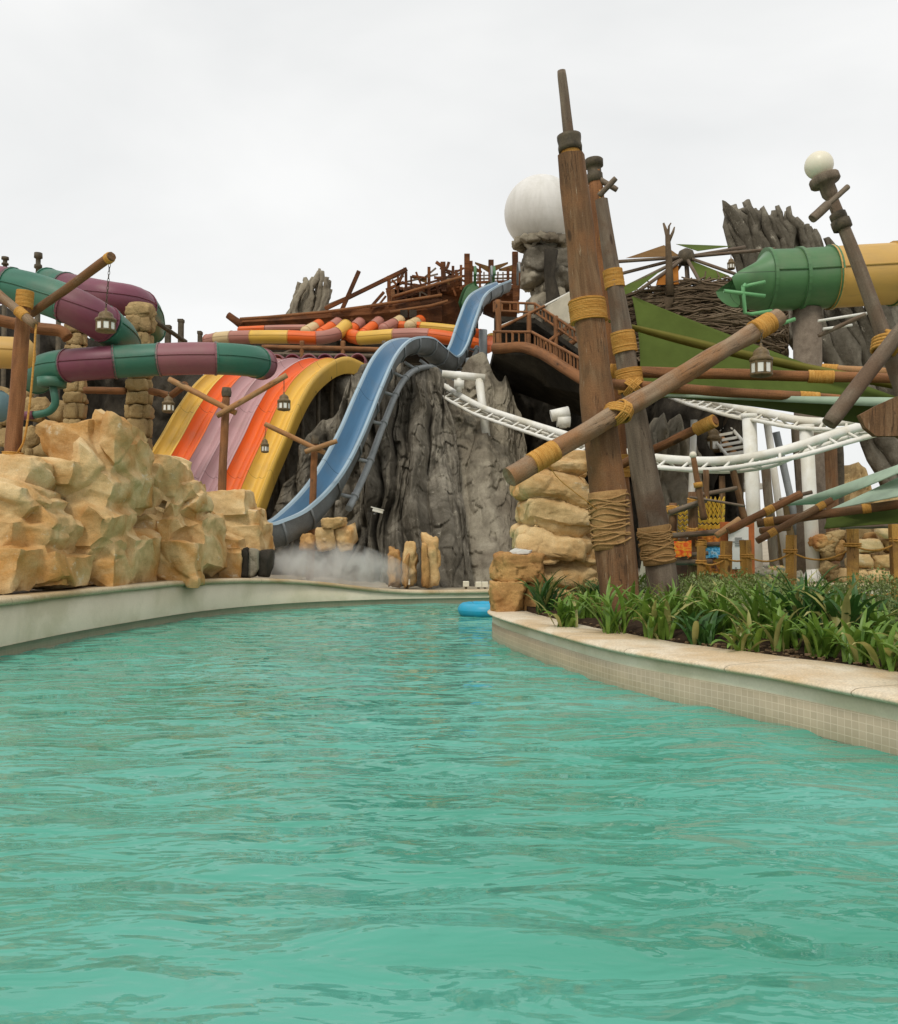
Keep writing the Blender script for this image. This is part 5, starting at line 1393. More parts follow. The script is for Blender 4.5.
# ================================================================== SHIPWRECK
Ys = 41
ship = thing('shipwreck', 'wrecked reddish wooden ship with broken ribs lying on the rocks against the sky', 'ship', at(400, 325, Ys))
def hullpart(st, name, mat_=ship_m, dep=1.6):
    """st list of (px, ytop, ybot, Y)"""
    V = []; n = 9; st2 = smooth_path([tuple(s)[:3] for s in st], 6); ys = [s[3] for s in st]; L = len(st2)
    for i, q in enumerate(st2):
        tt = i / (L - 1) * (len(ys) - 1); k = min(int(tt), len(ys) - 2); Y = ys[k] + (ys[k + 1] - ys[k]) * (tt - k)
        for j in range(n):
            w_ = j / (n - 1); p = at(q.x, q.y + (q.z - q.y) * w_, Y); p.y += -.5 * math.sin(w_ * 2.2) + 1.1 * w_ ** 2
            p.y -= .05 * (j % 2); V.append(p)
        for j in range(n):
            w_ = 1 - j / (n - 1); p = at(q.x, q.y + (q.z - q.y) * w_, Y); p.y += .35 + 1.1 * w_ ** 2; V.append(p)
    mb = MB(); mb.grid(V, L, 2 * n, False); mb.f.append(tuple(range(2 * n))); mb.sm.append(False); mb.uv.append(None)
    mb.f.append(tuple(range((L - 1) * 2 * n, L * 2 * n))); mb.sm.append(False); mb.uv.append(None)
    return mb.obj(name, mat_, ship)
hullpart([(240, 319, 331, 41), (270, 317, 331, 40.5), (325, 312, 331, 40), (370, 306, 332, 39.8), (410, 300, 334, 39.6), (442, 296, 338, 39.6)], 'hull')
hullpart([(392, 298, 310, 40), (415, 291, 306, 39.8), (445, 283, 300, 39.6), (462, 278, 300, 39.6)], 'upper_hull')
hullpart([(440, 292, 334, 39.7), (455, 288, 326, 40), (466, 284, 312, 40.4), (474, 286, 304, 40.8)], 'stern')
hullpart([(484, 290, 306, 40), (500, 286, 312, 40), (518, 284, 314, 40.2)], 'stern')
mb = MB(); mb.box(at(425, 340, 42.5), (5, 2.4, 2.6)); mb.obj('hull_backing', dark_shade_rock, ship)
mb = MB(); P = pix([(228, 315, 41), (235, 320, 41), (243, 326, 40.8)]); mb.tube(P, [.16, .17, .2], 8, jit=.1); mb.obj('bowsprit', ship_m, ship)
mb = MB()
for P in ([(240, 319), (270, 317), (325, 312), (370, 306)], [(370, 306), (410, 300), (442, 295)], [(392, 297), (415, 290), (462, 277)], [(390, 312), (430, 306), (448, 301)]):
    mb.tube([at(x, y, 39.2) for x, y in P], .07, 6)
mb.obj('wale', wood_red, ship)
mb = MB()
for x in (404, 413): mb.box(at(x, 314, 39.0), (.32, .12, .34))
mb.obj('gun_ports', dark_shade_rock, ship)
def plank(a, b, w_, nm='broken_timber', Y=39.4, mt=wood_red, Y2=None):
    mb = MB(); p = at(a[0], a[1], Y); q = at(b[0], b[1], Y2 or Y); d = (q - p); z = d.normalized(); x = Vector((0, 1, 0)).cross(z).normalized(); y = z.cross(x)
    w_ *= .62; M = Matrix((x, y, z)).transposed(); mb.box((p + q) / 2, (w_, w_ * .7, d.length), M); return mb.obj(nm, ship_m if mt is wood_red else wood_grey, ship)
for a, b, w_ in (((325, 309), (407, 269), .28), ((341, 312), (359, 271), .28), ((325, 306), (400, 275), .12), ((389, 302), (389, 276), .26), ((396, 290), (405, 268), .2), ((392, 280), (402, 290), .16), ((370, 308), (384, 292), .2), ((378, 306), (386, 296), .14),
               ((406, 300), (406, 272), .2), ((412, 298), (411, 276), .14), ((429, 296), (429, 267), .22), ((444, 292), (443, 262), .36), ((447, 268), (449, 262), .2), ((453, 290), (453, 266), .2), ((461, 290), (461, 265), .18),
               ((467, 300), (467, 254), .40), ((471, 296), (471, 261), .24), ((491, 292), (491, 260), .38), ((516, 312), (515, 252), .42), ((518, 300), (519, 262), .22), ((512, 284), (513, 270), .16),
               ((400, 283), (432, 287), .14), ((404, 290), (446, 278), .14), ((410, 285), (428, 296), .12), ((412, 276), (426, 278), .16), ((434, 278), (466, 276), .16), ((430, 288), (462, 272), .13), ((446, 272), (470, 284), .14), ((436, 284), (440, 296), .2),
               ((466, 283), (518, 281), .18), ((470, 276), (518, 274), .08), ((478, 283), (478, 274), .10), ((484, 283), (484, 272), .1), ((503, 283), (503, 272), .1), ((398, 276), (398, 296), .16), ((420, 288), (420, 300), .12), ((450, 281), (456, 296), .14), ((472, 302), (468, 330), .22), ((427, 322), (427, 338), .22), ((352, 318), (352, 330), .2),
               ((398, 284), (438, 274), .12), ((408, 296), (440, 282), .16), ((416, 272), (424, 292), .14), ((424, 278), (436, 268), .12), ((440, 268), (452, 272), .16), ((448, 276), (464, 268), .14), ((456, 270), (458, 288), .22), ((474, 288), (516, 288), .2), ((476, 279), (516, 278), .12), ((386, 290), (404, 282), .2), ((388, 284), (404, 276), .12), ((436, 262), (447, 270), .22), ((480, 290), (480, 264), .16), ((508, 296), (508, 268), .2), ((497, 290), (498, 272), .12)):
    plank(a, b, w_, mt=wood_red if w_ > .13 else wood_tan)
mb = MB()
r = random.Random(4)
for k in range(9):      # ragged deck clutter behind
    x = 396 + k * 8; p = at(x, 296, 40.6); mb.box(p, (.8, .4, .5 + r.uniform(0, .5)), Matrix.Rotation(r.uniform(-.3, .3), 3, 'Y'))
mb.obj('deck_house', wood_red, ship)
for (a, b) in (((475, 263), (490, 267)), ((508, 263), (491, 267)), ((482, 272), (471, 265)), ((499, 270), (513, 265)), ((411, 277), (427, 277)), ((434, 277), (450, 279))):
    mb = MB(); p = at(*a, 39.6); q = at(*b, 39.4); V = [p + Vector((0, 0, .05)), p - Vector((0, 0, .03)), q - Vector((0, 0, .28)), q + Vector((0, 0, .02))]; V += [v + Vector((0, .04, 0)) for v in V]
    mb.add(V, [(3, 2, 1, 0), (4, 5, 6, 7), (0, 1, 5, 4), (1, 2, 6, 5), (2, 3, 7, 6), (3, 0, 4, 7)], None, False); mb.obj('cloth_scrap', f_brn, ship)
# scaffolding beam under coils
t = thing('log_trestle', 'log trestle under the warm-coloured tube runs above the striped slide', 'trestle', at(330, 362, 36))
for a, b, rr in (((262, 347), (400, 350), 2.6), ((268, 354), (380, 356), 2.0), ((302, 341), (302, 368), 2.4), ((343, 341), (343, 368), 2.4), ((384, 341), (384, 360), 2.2), ((268, 360), (292, 350), 1.5)):
    mb = MB(); log(mb, at(*a, 35.8), at(*b, 35.8), pr(rr, 36), None, 8, .004, a[0]); mb.obj('log', wood_grey if rr < 2.3 else wood_red, t)
mb = MB(); mb.box(at(300, 352, 38.4), (8.5, 1.2, .8)); mb.obj('backing', dark_shade_rock, t)

# ================================================================== BALCONY
bal = thing('balcony', 'reddish wooden balcony with railings wrapping round the dark cliff below the dome', 'balcony', at(540, 350, 28))
def slab(pts, zt, th, name, m_):
    n = len(pts); V = [Vector((p.x, p.y, zt[i] if isinstance(zt, list) else zt)) for i, p in enumerate(pts)]; W = [v - Vector((0, 0, th)) for v in V]; mb = MB()
    mb.add(V + W, [tuple(range(n)), tuple(range(n, 2 * n))[::-1]] + [(i, i + n, (i + 1) % n + n, (i + 1) % n) for i in range(n)], None, False); return mb.obj(name, m_, bal)
k1, k2, k3, k4 = at(494, 346, 28.5), at(532, 347, 27.5), at(585, 378, 24.5), at(640, 405, 23)
slab([k1, k2, k3, k4, k4 + Vector((1, 5, 0)), k1 + Vector((0, 5, 0))], [k1.z, k2.z, k3.z, k4.z, k4.z, k1.z], .25, 'deck', dark_shade_rock)
mb = MB(); mb.tube(smooth_path([k1 - Vector((0, .1, .1)), k2 - Vector((0, .1, .1)), k3 - Vector((0, .1, .1)), k4 - Vector((0, .1, .1))], 5), .17, 10, jit=.1); mb.obj('edge_log', wood_red, bal)
def rail(P, h, nm='railing', post_=.45):
    mb = MB(); mb.tube([p + Vector((0, 0, h)) for p in P], .045, 8); mb.tube([p + Vector((0, 0, h * .15)) for p in P], .04, 6)
    for a, b in zip(P, P[1:]):
        n = max(2, int((b - a).length / post_))
        for k in range(n + 1):
            p = a.lerp(b, k / n); big = k % 3 == 0; w_ = .08 if big else .05
            mb.box(p + Vector((0, 0, h * .52)), (w_, w_, h * (1.08 if big else .95)))
    return mb.obj(nm, wood_red, bal)
rail([k1, k2, k3, k4], .46, post_=.22)
u1, u2, u3 = at(497, 322, 31), at(540, 324, 30), at(580, 352, 27)
rail([at(494, 312, 32), at(535, 314, 31), at(583, 347, 28)], .36, 'upper_railing', .3)
slab([at(494, 316, 32), at(535, 318, 31), at(583, 352, 28), at(583, 352, 32), at(494, 316, 36)], [at(494, 316, 32).z, at(535, 318, 31).z, at(583, 352, 28).z, at(583, 352, 28).z, at(494, 316, 32).z], .18, 'upper_deck', dark_shade_rock)
for (a, b, rr) in (((498, 300), (499, 345), 3), ((529, 314), (529, 346), 2.4), ((556, 316), (556, 360), 2.4), ((496, 330), (545, 306), 1.6), ((545, 345), (575, 322), 2.4), ((560, 352), (578, 338), 3)):
    mb = MB(); log(mb, at(*a, 29.5), at(*b, 29.5), pr(rr, 29), None, 8, .004, a[0]); mb.obj('strut', wood_red, bal)
sail('shade_sail', [at(540, 309, 31), at(571, 291, 30), at(572, 327, 29.5)], f_cre, 'cream triangular sail left of the tallest post below the dome', inw=.12, sag=.05)
mb = MB(); mb.tube([at(521, 318, 31), at(571, 292, 30.5)], .04, 6); mb.tube([at(500, 326, 31), at(575, 296, 31)], .03, 6); mb.obj('rigging_pole', whitem, None, 'thin pale pole slanting up to the cream sail', 'pole')

# ================================================================== COASTER
tr = thing('coaster_track', 'white ladder-like coaster track looping across the cliff and round past the white columns', 'roller coaster track', at(752, 430, 21))
cp = smooth_path([at(*q) for q in ((436, 378, 29.5), (444, 386, 28), (479, 406, 26.4), (516, 419, 25), (567, 435, 23.2), (605, 447, 21.6), (650, 457, 20), (700, 461, 19), (740, 459, 18.3), (785, 450, 17.8), (832, 435, 17.9), (868, 424, 18.4), (884, 418, 19.3), (868, 420, 20), (835, 422, 20.4), (799, 420, 20.9), (770, 414, 21.5), (743, 409, 22.3), (722, 403, 23.2), (700, 397, 24.6), (680, 390, 26.5))], 9)
spine = cp
def off(i, a, h):
    tg = (cp[min(i + 1, len(cp) - 1)] - cp[max(i - 1, 0)]).normalized(); sd = Vector((tg.y, -tg.x, 0)).normalized()
    return cp[i] + sd * a + Vector((0, 0, h))
mb = MB(); mb.tube([off(i, 0, 0) for i in range(len(cp))], .095, 12); mb.obj('spine', whitem, tr)
for s_, h in ((1, -.20), (1, -.0)):
    pass
for s_ in (-1, 1):
    mb = MB(); mb.tube([off(i, .34 * s_, -.20) for i in range(len(cp))], .05, 8); mb.obj('rail', whitem, tr)
acc = 0; last = cp[0]; cnt = 0
for i in range(len(cp)):
    acc += (cp[i] - last).length; last = cp[i]
    if acc > .46 and cnt < 99:
        acc = 0; cnt += 1; mb = MB(); mb.tube([off(i, -.34, -.20), off(i, 0, -.02)], .032, 6); mb.tube([off(i, .34, -.20), off(i, 0, -.02)], .032, 6); mb.tube([off(i, .34, -.20), off(i, -.34, -.20)], .028, 6); mb.obj('cross_tie', whitem, tr)
def colm(px, y0, Y, rp, lab, dx=.14):
    t = thing('steel_column', lab, 'column', (at(px, y0, Y).x, Y, .35), 'white track columns'); a = at(px, y0, Y); k = pr(rp, Y); mb = MB()
    mb.tube([a, Vector((a.x + dx, a.y, .35))], k, 24); mb.obj('shaft', whitem, t)
    mb = MB(); mb.lathe((a.x + dx, a.y, .35), [(k, .3), (k * 1.05, .28), (k * 1.6, .06), (k * 1.7, .0)], n=20); mb.obj('foot_flange', whitem, t); mb = MB(); mb.lathe((a.x, a.y, a.z), [(k * 1.02, -.1), (k * 1.15, -.08), (k * 1.15, 0), (.01, .01)], n=20); mb.obj('top_flange', whitem, t)
colm(749, 414, 21.7, 6.9, 'left of the two thick white columns carrying the track')
colm(806, 425, 20.6, 6.8, 'right of the two thick white columns carrying the track')
def bracket(nm, pts, rp, Y, lab, extra=()):
    t = thing(nm, lab, 'support', at(*pts[0], Y)); mb = MB(); mb.tube([at(x, y, Y) for x, y in pts], pr(rp, Y), 16); mb.obj('arm', whitem, t)
    for (p, q, rr, mn) in extra:
        mb = MB(); mb.tube([at(p[0], p[1], Y), at(q[0], q[1], Y)], pr(rr, Y), 14); mb.obj(mn, whitem, t)
bracket('track_support', [(442, 374), (485, 378)], 4, 27, 'white pipe arm and sloping leg holding the track against the grey cliff', (((479, 379), (489, 457), 4.2, 'leg'), ((459, 376), (459, 392), 3, 'stub'), ((454, 384), (464, 384.4), 4.6, 'flange')))
bracket('track_support', [(551, 416), (569, 412)], 6, 24.5, 'short stubby white pipe holding the track beside the tallest post', (((563, 412), (563, 428), 4, 'stub'), ((557, 421), (570, 421.4), 6, 'flange')))
for k, (a, b, rr, Y, lab) in enumerate((((766, 415), (778, 500), 3.6, 27, 'leaning white tube support behind the left white column'), ((776, 432), (792, 505), 3.6, 28, 'grey leaning tube support further right behind the columns'), ((694, 420), (692, 480), 3.4, 27, 'thin white support post left of the lantern house'))):
    p = at(*a, Y); q = down(p, at(*b, Y), .4); mb = MB(); mb.tube([p, q], pr(rr, Y), 12); mb.obj('tube_support', whitem if k != 1 else greypipe, None, lab, 'support')
for k, (a, b, w_, Y, lab, mt) in enumerate((((793, 424), (800, 500), 3, 26, 'dark timber leg between the two white columns', ironm), ((826, 436), (828, 560), 12, 24, 'broad rough brown trunk post right of the right white column', wood), ((838, 446), (840, 560), 6, 25, 'dark narrow post beside the rough brown trunk', ironm), ((764, 452), (774, 560), 5, 19, 'grey-brown wooden post just right of the left white column', wood_grey))):
    p = at(*a, Y); q = down(p, at(*b, Y), .35); mb = MB(); log(mb, q, p, pr(w_, Y), pr(w_ * .85, Y), 12, .004, k + 60); mb.obj('timber_post', mt, None, lab, 'post')
# steep return track and stair tower behind
t = thing('stair_tower', 'white steel lift stairs and platforms seen behind the small grey fluted rock', 'stair tower', at(715, 480, 34))
Y = 34
for (a, b, c, d) in ((700, 484, 752, 492), (640, 480, 700, 486)):
    mb = MB(); p = at((a + c) / 2, (b + d) / 2, Y); mb.box(p, (pr(c - a, Y), 2.5, pr(6, Y))); mb.obj('platform', whitem, t)
mb = MB()
for x in (684, 690, 696): mb.tube([at(x, 402, Y), at(x, 434, Y)], .05, 6)
for y in (402, 408, 414, 420, 426): mb.tube([at(682, y, Y), at(705, y + 1, Y)], .04, 6)
for x in range(702, 752, 4): mb.tube([at(x, 473, Y - 1), at(x, 486, Y - 1)], .03, 5)
mb.tube([at(700, 473, Y - 1), at(752, 473, Y - 1)], .05, 6)
mb.obj('rail_panel', whitem, t)
mb = MB()
for k in range(8): mb.box(at(727 + .3 * k, 466 + 2.1 * k, Y - .6), (pr(13, Y), .3, pr(1.1, Y)))
mb.obj('steps', whitem, t)
mb = MB(); mb.box(at(740, 472, Y - .2), (pr(14, Y), .2, pr(13, Y)), Matrix.Rotation(.2, 3, 'Y')); mb.obj('wall_panel', whitem, t)
for (a, b) in (((695, 424), (695, 440)), ((742, 400), (742, 484)), ((752, 430), (757, 484)), ((694, 440), (694, 486))):
    mb = MB(); mb.tube([at(*a, Y), at(*b, Y)], .12, 8); mb.obj('leg', whitem, t)
mb = MB(); mb.tube(pix([(684, 424, Y), (700, 424, Y)]), .2, 12); mb.tube(pix([(730, 420, Y), (745, 419, Y)]), .22, 12); mb.obj('cross_pipe', whitem, t)
t = thing('coaster_track', 'steep brownish-white return track segment coming down behind the slanted wrapped pole', 'roller coaster track', at(720, 440, 31))
q0 = smooth_path(pix([(695, 392, 36), (702, 405, 34.5), (712, 420, 33), (726, 438, 31.5), (742, 456, 30.5)]), 8)
for s_ in (-1, 1):
    mb = MB(); mb.tube([p + Vector((.42 * s_, 0, .08 * s_)) for p in q0], .06, 8); mb.obj('rail', whitem, t)
for k in range(0, len(q0), 2): mb = MB(); mb.box(q0[k] - Vector((0, 0, .05)), (.95, .12, .10), Matrix.Rotation(-.18, 3, 'Y')); mb.obj('cross_tie', whitem, t)
mb = MB(); mb.tube([p - Vector((0, 0, .28)) for p in q0], .16, 10); mb.obj('spine', wood_tan, t)
mb = MB(); hb = at(716, 445, 32.5); mb.box((hb.x, 32.8, hb.z - 1.5), (pr(52, 32), 1.2, 5.4), Matrix.Rotation(.03, 3, 'Y')); mb.obj('timber_hut', surf('dark_hut_wood', (.05, .035, .022), (.12, .085, .05), scale=(4, 1, .5), s=2, bs=.6), None, 'dark brown timber hut below the steep return track', 'hut')
lantern(at(713, 425, 31.5), pr(28, 31.5), 'large three-paned lantern on the dark timber hut behind the slanted pole', chain=None, wfac=.3, panes=6)
# little ball posts
for k, (x, y, Y, rr, lab) in enumerate(((693, 455, 17.0, 3.6, 'thin leaning brown post topped by a small cream ball, crossing the white track'),)):
    t = thing('ball_post', lab, 'post', at(x + 6, 520, Y)); g = at(x, y, Y); q = at(x + 11, 520, Y)
    mb = MB(); log(mb, q, g + (q - g) * .04, pr(3.6, Y), pr(2.6, Y), 10, .006, 5); mb.obj('shaft', wood, t)
    mb = MB(); co, fa = ico(3); mb.add([g + Vector(p) * pr(rr, Y) for p in co], fa); mb.obj('ball', globe_m, t)
    mb = MB(); mb.tube([g.lerp(q, .42), g.lerp(q, .5)], pr(4.4, Y), 10); mb.obj('rope_band', rope, t)
# ================================================================== STALL / NOTICE / FENCE
Y = 17.6
st = thing('bamboo_stall', 'rough log stall with yellow zigzag cloths and orange and blue painted panels beyond the planter', 'stall', at(700, 590, Y))
def L(parent, a, b, rp, Y_, m_=wood, seed=1, n=10, Y2=None, name='log'):
    mb = MB(); log(mb, at(*a, Y_), at(*b, Y2 or Y_), pr(rp, Y_), None, n, .006, seed); return mb.obj(name, m_, parent)
for a, b, rp, dy in (((673, 503), (672, 592), 4, 0), ((693, 492), (693, 592), 5, -.1), ((706, 470), (708, 592), 3, .5), ((722, 476), (722, 592), 3, .8), ((733, 470), (745, 520), 3.4, .9), ((740, 520), (742, 592), 3, .6)):
    L(st, a, b, rp, Y + dy, wood, a[0], name='upright')
for a, b, rp, dy in (((669, 513), (706, 500), 3, -.3), ((670, 536), (740, 530), 3, -.3), ((672, 562), (712, 562), 3, -.3), ((700, 545), (740, 543), 2.4, .2), ((680, 556), (708, 553), 2.2, -.3), ((700, 495), (737, 488), 2.2, .5)):
    L(st, a, b, rp, Y + dy, wood_grey, int(a[1]), name='rail')
for (x, y) in ((672, 510), (693, 502), (672, 536), (692, 531), (693, 562), (701, 544)):
    mb = MB()
    for k in range(5): 
        c0 = at(x, y + (k - 2) * 1.5, Y - .2); mb.tube([c0 + Vector((math.cos(q) * .1, math.sin(q) * .12, .02 * math.sin(q + k))) for q in [i / 10 * 6.283 for i in range(11)]], .016, 5, False)
    mb.obj('lashing', rope, st)
yel = simple('yellow_cloth', (.85, .54, .06), .8, noise_s=6, amt=.45)
mb = MB()       # zigzag cloth strips
for row in range(8):
    V = []; y0 = 499 + row * 6.4
    for i in range(13):
        x = 698 + i * 2.15; zig = (2.6 if i % 2 else -2.6) if row < 3 else (1.0 if i % 2 else -1)
        V += [at(x, y0 + zig, Y + .35), at(x, y0 + zig + 4.2, Y + .38)]
    mb.grid(V, 13, 2, False)
for row in range(6):
    V = []; y0 = 506 + row * 5
    for i in range(6):
        x = 678 + i * 2.2; zig = 1.2 if i % 2 else -1.2
        V += [at(x, y0 + zig, Y + .15), at(x, y0 + zig + 3, Y + .17)]
    mb.grid(V, 6, 2, False)
o = mb.obj('zigzag_cloth', yel, st); o.modifiers.new('s', 'SOLIDIFY').thickness = .03
def patch(name, cols_, x0, y0, x1, y1, Yq, sc=5, th=.05):
    m, nt, b, out = nodes_of(name + '_paint')
    n1 = noise_n(nt, coords(nt, 'Object', (1, 1, 1.8)), sc, 3, .5, 1.5)
    cc = ramp(nt, n1, cols_); nt.links.new(cc, b.inputs['Base Color']); b.inputs['Roughness'].default_value = .6
    mb = MB(); c0 = at((x0 + x1) / 2, (y0 + y1) / 2, Yq); V = []; n = 9; r = random.Random(int(x0)); 
    hx = pr((x1 - x0) / 2, Yq); hz = pr((y1 - y0) / 2, Yq)
    for i in range(n):
        u = i / (n - 1) * 2 - 1
        V += [c0 + Vector((u * hx, 0, hz * (1 + r.uniform(-.25, .1)))), c0 + Vector((u * hx, -.03 * (i % 2), -hz * (1 + r.uniform(-.2, .1))))]
    mb.grid(V, n, 2, False); o = mb.obj(name, m, st); o.modifiers.new('s', 'SOLIDIFY').thickness = th
patch('flame_panel', [(.3, (.75, .03, .01)), (.48, (.85, .14, .01)), (.62, (.9, .45, .03)), (.8, (.25, .05, .02))], 673, 540, 690, 557, Y - .35, 5)
patch('orange_panel', [(.3, (.20, .06, .01)), (.5, (.60, .18, .01)), (.7, (.75, .36, .03))], 698, 529, 724, 546, Y + .3, 6)
patch('blue_panel', [(.3, (.02, .2, .45)), (.5, (.10, .45, .72)), (.66, (.5, .7, .8)), (.8, (.03, .12, .2))], 706, 546, 721, 558, Y + .25, 7)
patch('orange_panel', [(.3, (.10, .03, .01)), (.5, (.5, .16, .01)), (.7, (.65, .34, .03))], 700, 558, 724, 575, Y + .3, 6)
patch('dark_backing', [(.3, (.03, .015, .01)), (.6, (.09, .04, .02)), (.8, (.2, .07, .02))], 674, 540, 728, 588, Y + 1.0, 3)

nb = thing('notice_board', 'white notice board in an orange gabled frame beyond the planter', 'notice board', at(738, 592, 16.6)); Y = 16.6
orp = simple('orange_paint', (.55, .15, .03), .6, amt=.35)
mb = MB(); a = at(738, 555, Y)
mb.box((a.x, Y + .04, a.z), (pr(34, Y), .05, pr(66, Y))); mb.obj('frame_panel', orp, nb)
mb = MB(); mb.box(at(738.5, 548, Y - .02), (pr(20, Y), .03, pr(42, Y))); mb.obj('white_sheet', simple('white_sheet', (.82, .80, .75), .6, noise_s=3, amt=.12), nb)
L(nb, (716, 536), (740, 519), 3.2, Y - .1, wood_tan, 7, name='gable_beam')
inkm = simple('grey_print', (.30, .31, .30), .7)
mb = MB()
for k in range(5): mb.box(at(738.5 + (k % 2), 538 + k * 1.9, Y - .045), (pr(11 - 2 * abs(k - 2), Y), .008, pr(.9, Y)))
mb.obj('printed_emblem', inkm, nb)
mb = MB()
for x in (736, 742): mb.box(at(x, 568, Y - .045), (pr(1.4, Y), .008, pr(1.4, Y)))
mb.obj('printed_mark', inkm, nb)
# log rails right
lr = [((757, 523.5), (905, 503), 4.4, 15.0, 'long horizontal log rail running to the right frame edge above the rope fence', wood), ((757, 541), (832, 500), 3.6, 14.6, 'log pole slanting up right across the white column', wood),
      ((728, 531), (801, 494), 4, 15.4, 'rope-wrapped orange pole slanting up from the notice board', wood_red), ((760, 531), (790, 527), 3.4, 14.8, 'short stubby log under the long horizontal log', wood), ((690, 497), (745, 506), 1.3, 17, 'thin bare stick behind the notice board', wood_grey),
      ((840, 526), (905, 525), 3, 16.5, 'short dark log low at the right frame edge above the stone wall', wood_grey), ((780, 500), (812, 492), 2, 16, 'thin twig-like pole left of the right white column', wood_grey)]
for k, (a, b, rp, Y, lab, m_) in enumerate(lr):
    p, q = at(*a, Y), at(*b, Y - (.8 if k < 1 else 0)); mb = MB(); log(mb, p, q, pr(rp, Y), None, 12, .005, k + 80)
    if k in (0, 1, 2):
        t = thing('log_pole', lab, 'pole', p); mb.obj('log', m_, t)
        for f in ((.05, .12), (.72, .78)) if k == 0 else (((.15, .25), (.8, .9)) if k == 1 else ((.5, .62),)): band(p, q, f[0], f[1], pr(rp, Y), pr(rp, Y), k, 10).obj('rope_band', rope, t)
    else: mb.obj('log_pole', m_, None, lab, 'pole')
# fence posts with rope
fp = [(701, 546, 5, 13.6, 'first squared yellow fence post from the left, beside the leaning grey post'), (725, 541, 6.2, 13.5, 'squared yellow fence post in front of the notice board left edge'), (747, 540, 6, 13.3, 'squared yellow fence post overlapping the notice board sheet'),
      (790, 535, 6.2, 13.1, 'squared yellow fence post left of the right white column'), (852, 529, 8, 12.4, 'tallest thick yellow fence post with rope tied round it'), (897, 524, 7, 12.2, 'yellow fence post cut by the right frame edge')]
tops = []
for k, (x, y, rp, Y, lab) in enumerate(fp):
    t = thing('fence_post', lab, 'fence post', (at(x, y, Y).x, Y, .36), 'rope fence posts'); a = at(x, y, Y); h = a.z - .36; w_ = pr(rp * 1.5, Y)
    M = Matrix.Rotation(.03 * math.sin(k * 2.3), 3, 'Y') @ Matrix.Rotation(.3 * k, 3, 'Z'); mb = MB(); nb_ = 8; V = []
    for i in range(nb_ + 1):
        zz = h * i / nb_
        for (u, v) in ((-1, -1), (0, -1.05), (1, -1), (1.05, 0), (1, 1), (0, 1.05), (-1, 1), (-1.05, 0)):
            s_ = w_ / 2 * (.9 + .06 * noise.noise(Vector((i * .8, u + v * 2, k)))); V.append(Vector((a.x, Y, .36)) + M @ Vector((u * s_, v * s_, zz)))
    fs = []; uv = []
    for i in range(nb_):
        for j in range(8):
            j2 = (j + 1) % 8; fs.append((i * 8 + j, i * 8 + j2, (i + 1) * 8 + j2, (i + 1) * 8 + j)); uv.append([(j * .06 + k, h * i / nb_), (j * .06 + .06 + k, h * i / nb_), (j * .06 + .06 + k, h * (i + 1) / nb_), (j * .06 + k, h * (i + 1) / nb_)])
    fs.append(tuple(nb_ * 8 + j for j in range(8))); uv.append([(j * .05, .1 * (j % 3)) for j in range(8)])
    mb.add(V, fs, uv, False); mb.obj('shaft', wood_yel, t)
    z = at(x, y + 17, Y).z; mb = MB()
    for q in range(2): mb.tube([Vector((a.x, Y, z + q * .03)) + Vector((math.cos(e) * w_ * .66, math.sin(e) * w_ * .66, 0)) for e in [i / 12 * 6.283 for i in range(13)]], .014, 6, False)
    mb.obj('rope_loop', rope, t); tops.append((a.x, Y, z, z - h * .55))
for lev, lab in ((2, 'upper slack rope strung between the yellow fence posts'), (3, 'lower slack rope strung between the right-hand yellow fence posts')):
    mb = MB()
    for k, (a, b) in enumerate(zip(tops, tops[1:])):
        if lev == 3 and k < 3: continue
        p = Vector((a[0], a[1] - .07, a[lev])); q = Vector((b[0], b[1] - .07, b[lev])); Q = []
        for i in range(15):
            t_ = i / 14; Q.append(p.lerp(q, t_) - Vector((0, 0, .16 * 4 * t_ * (1 - t_) * min(1, (q - p).length))))
        mb.tube(Q, .013, 6)
    mb.obj('fence_rope', rope, None, lab, 'rope')
# boulders between the columns and the stone wall
t = thing('rubble_wall', 'brown tumbled boulders behind the rope fence, just right of the right white column', 'wall', at(840, 590, 20.4))
r = random.Random(31)
for k in range(26):
    px = r.uniform(818, 868); py = r.uniform(535, 592); c0 = at(px, py, 20.4); mb = MB(); mb.rock(c0, (r.uniform(.14, .26), .3, r.uniform(.12, .2)), 300 + k, 3, 8, r.uniform(-.5, .5), .08, fit=True); mb.obj('boulder', sand_block if k % 3 else sand2, t)
t = thing('rubble_wall', 'pale heap of boulders beside the foot of the left white column', 'rock pile', at(770, 586, 19))
for k in range(7):
    c0 = at(758 + k * 6 + r.uniform(-2, 2), 578 - r.uniform(0, 10), 19); mb = MB(); mb.rock(c0, (.17, .2, .12), 340 + k, 3, 8, r.uniform(-.5, .5), .08, fit=True); mb.obj('boulder', sand if k % 2 else palerock, t)
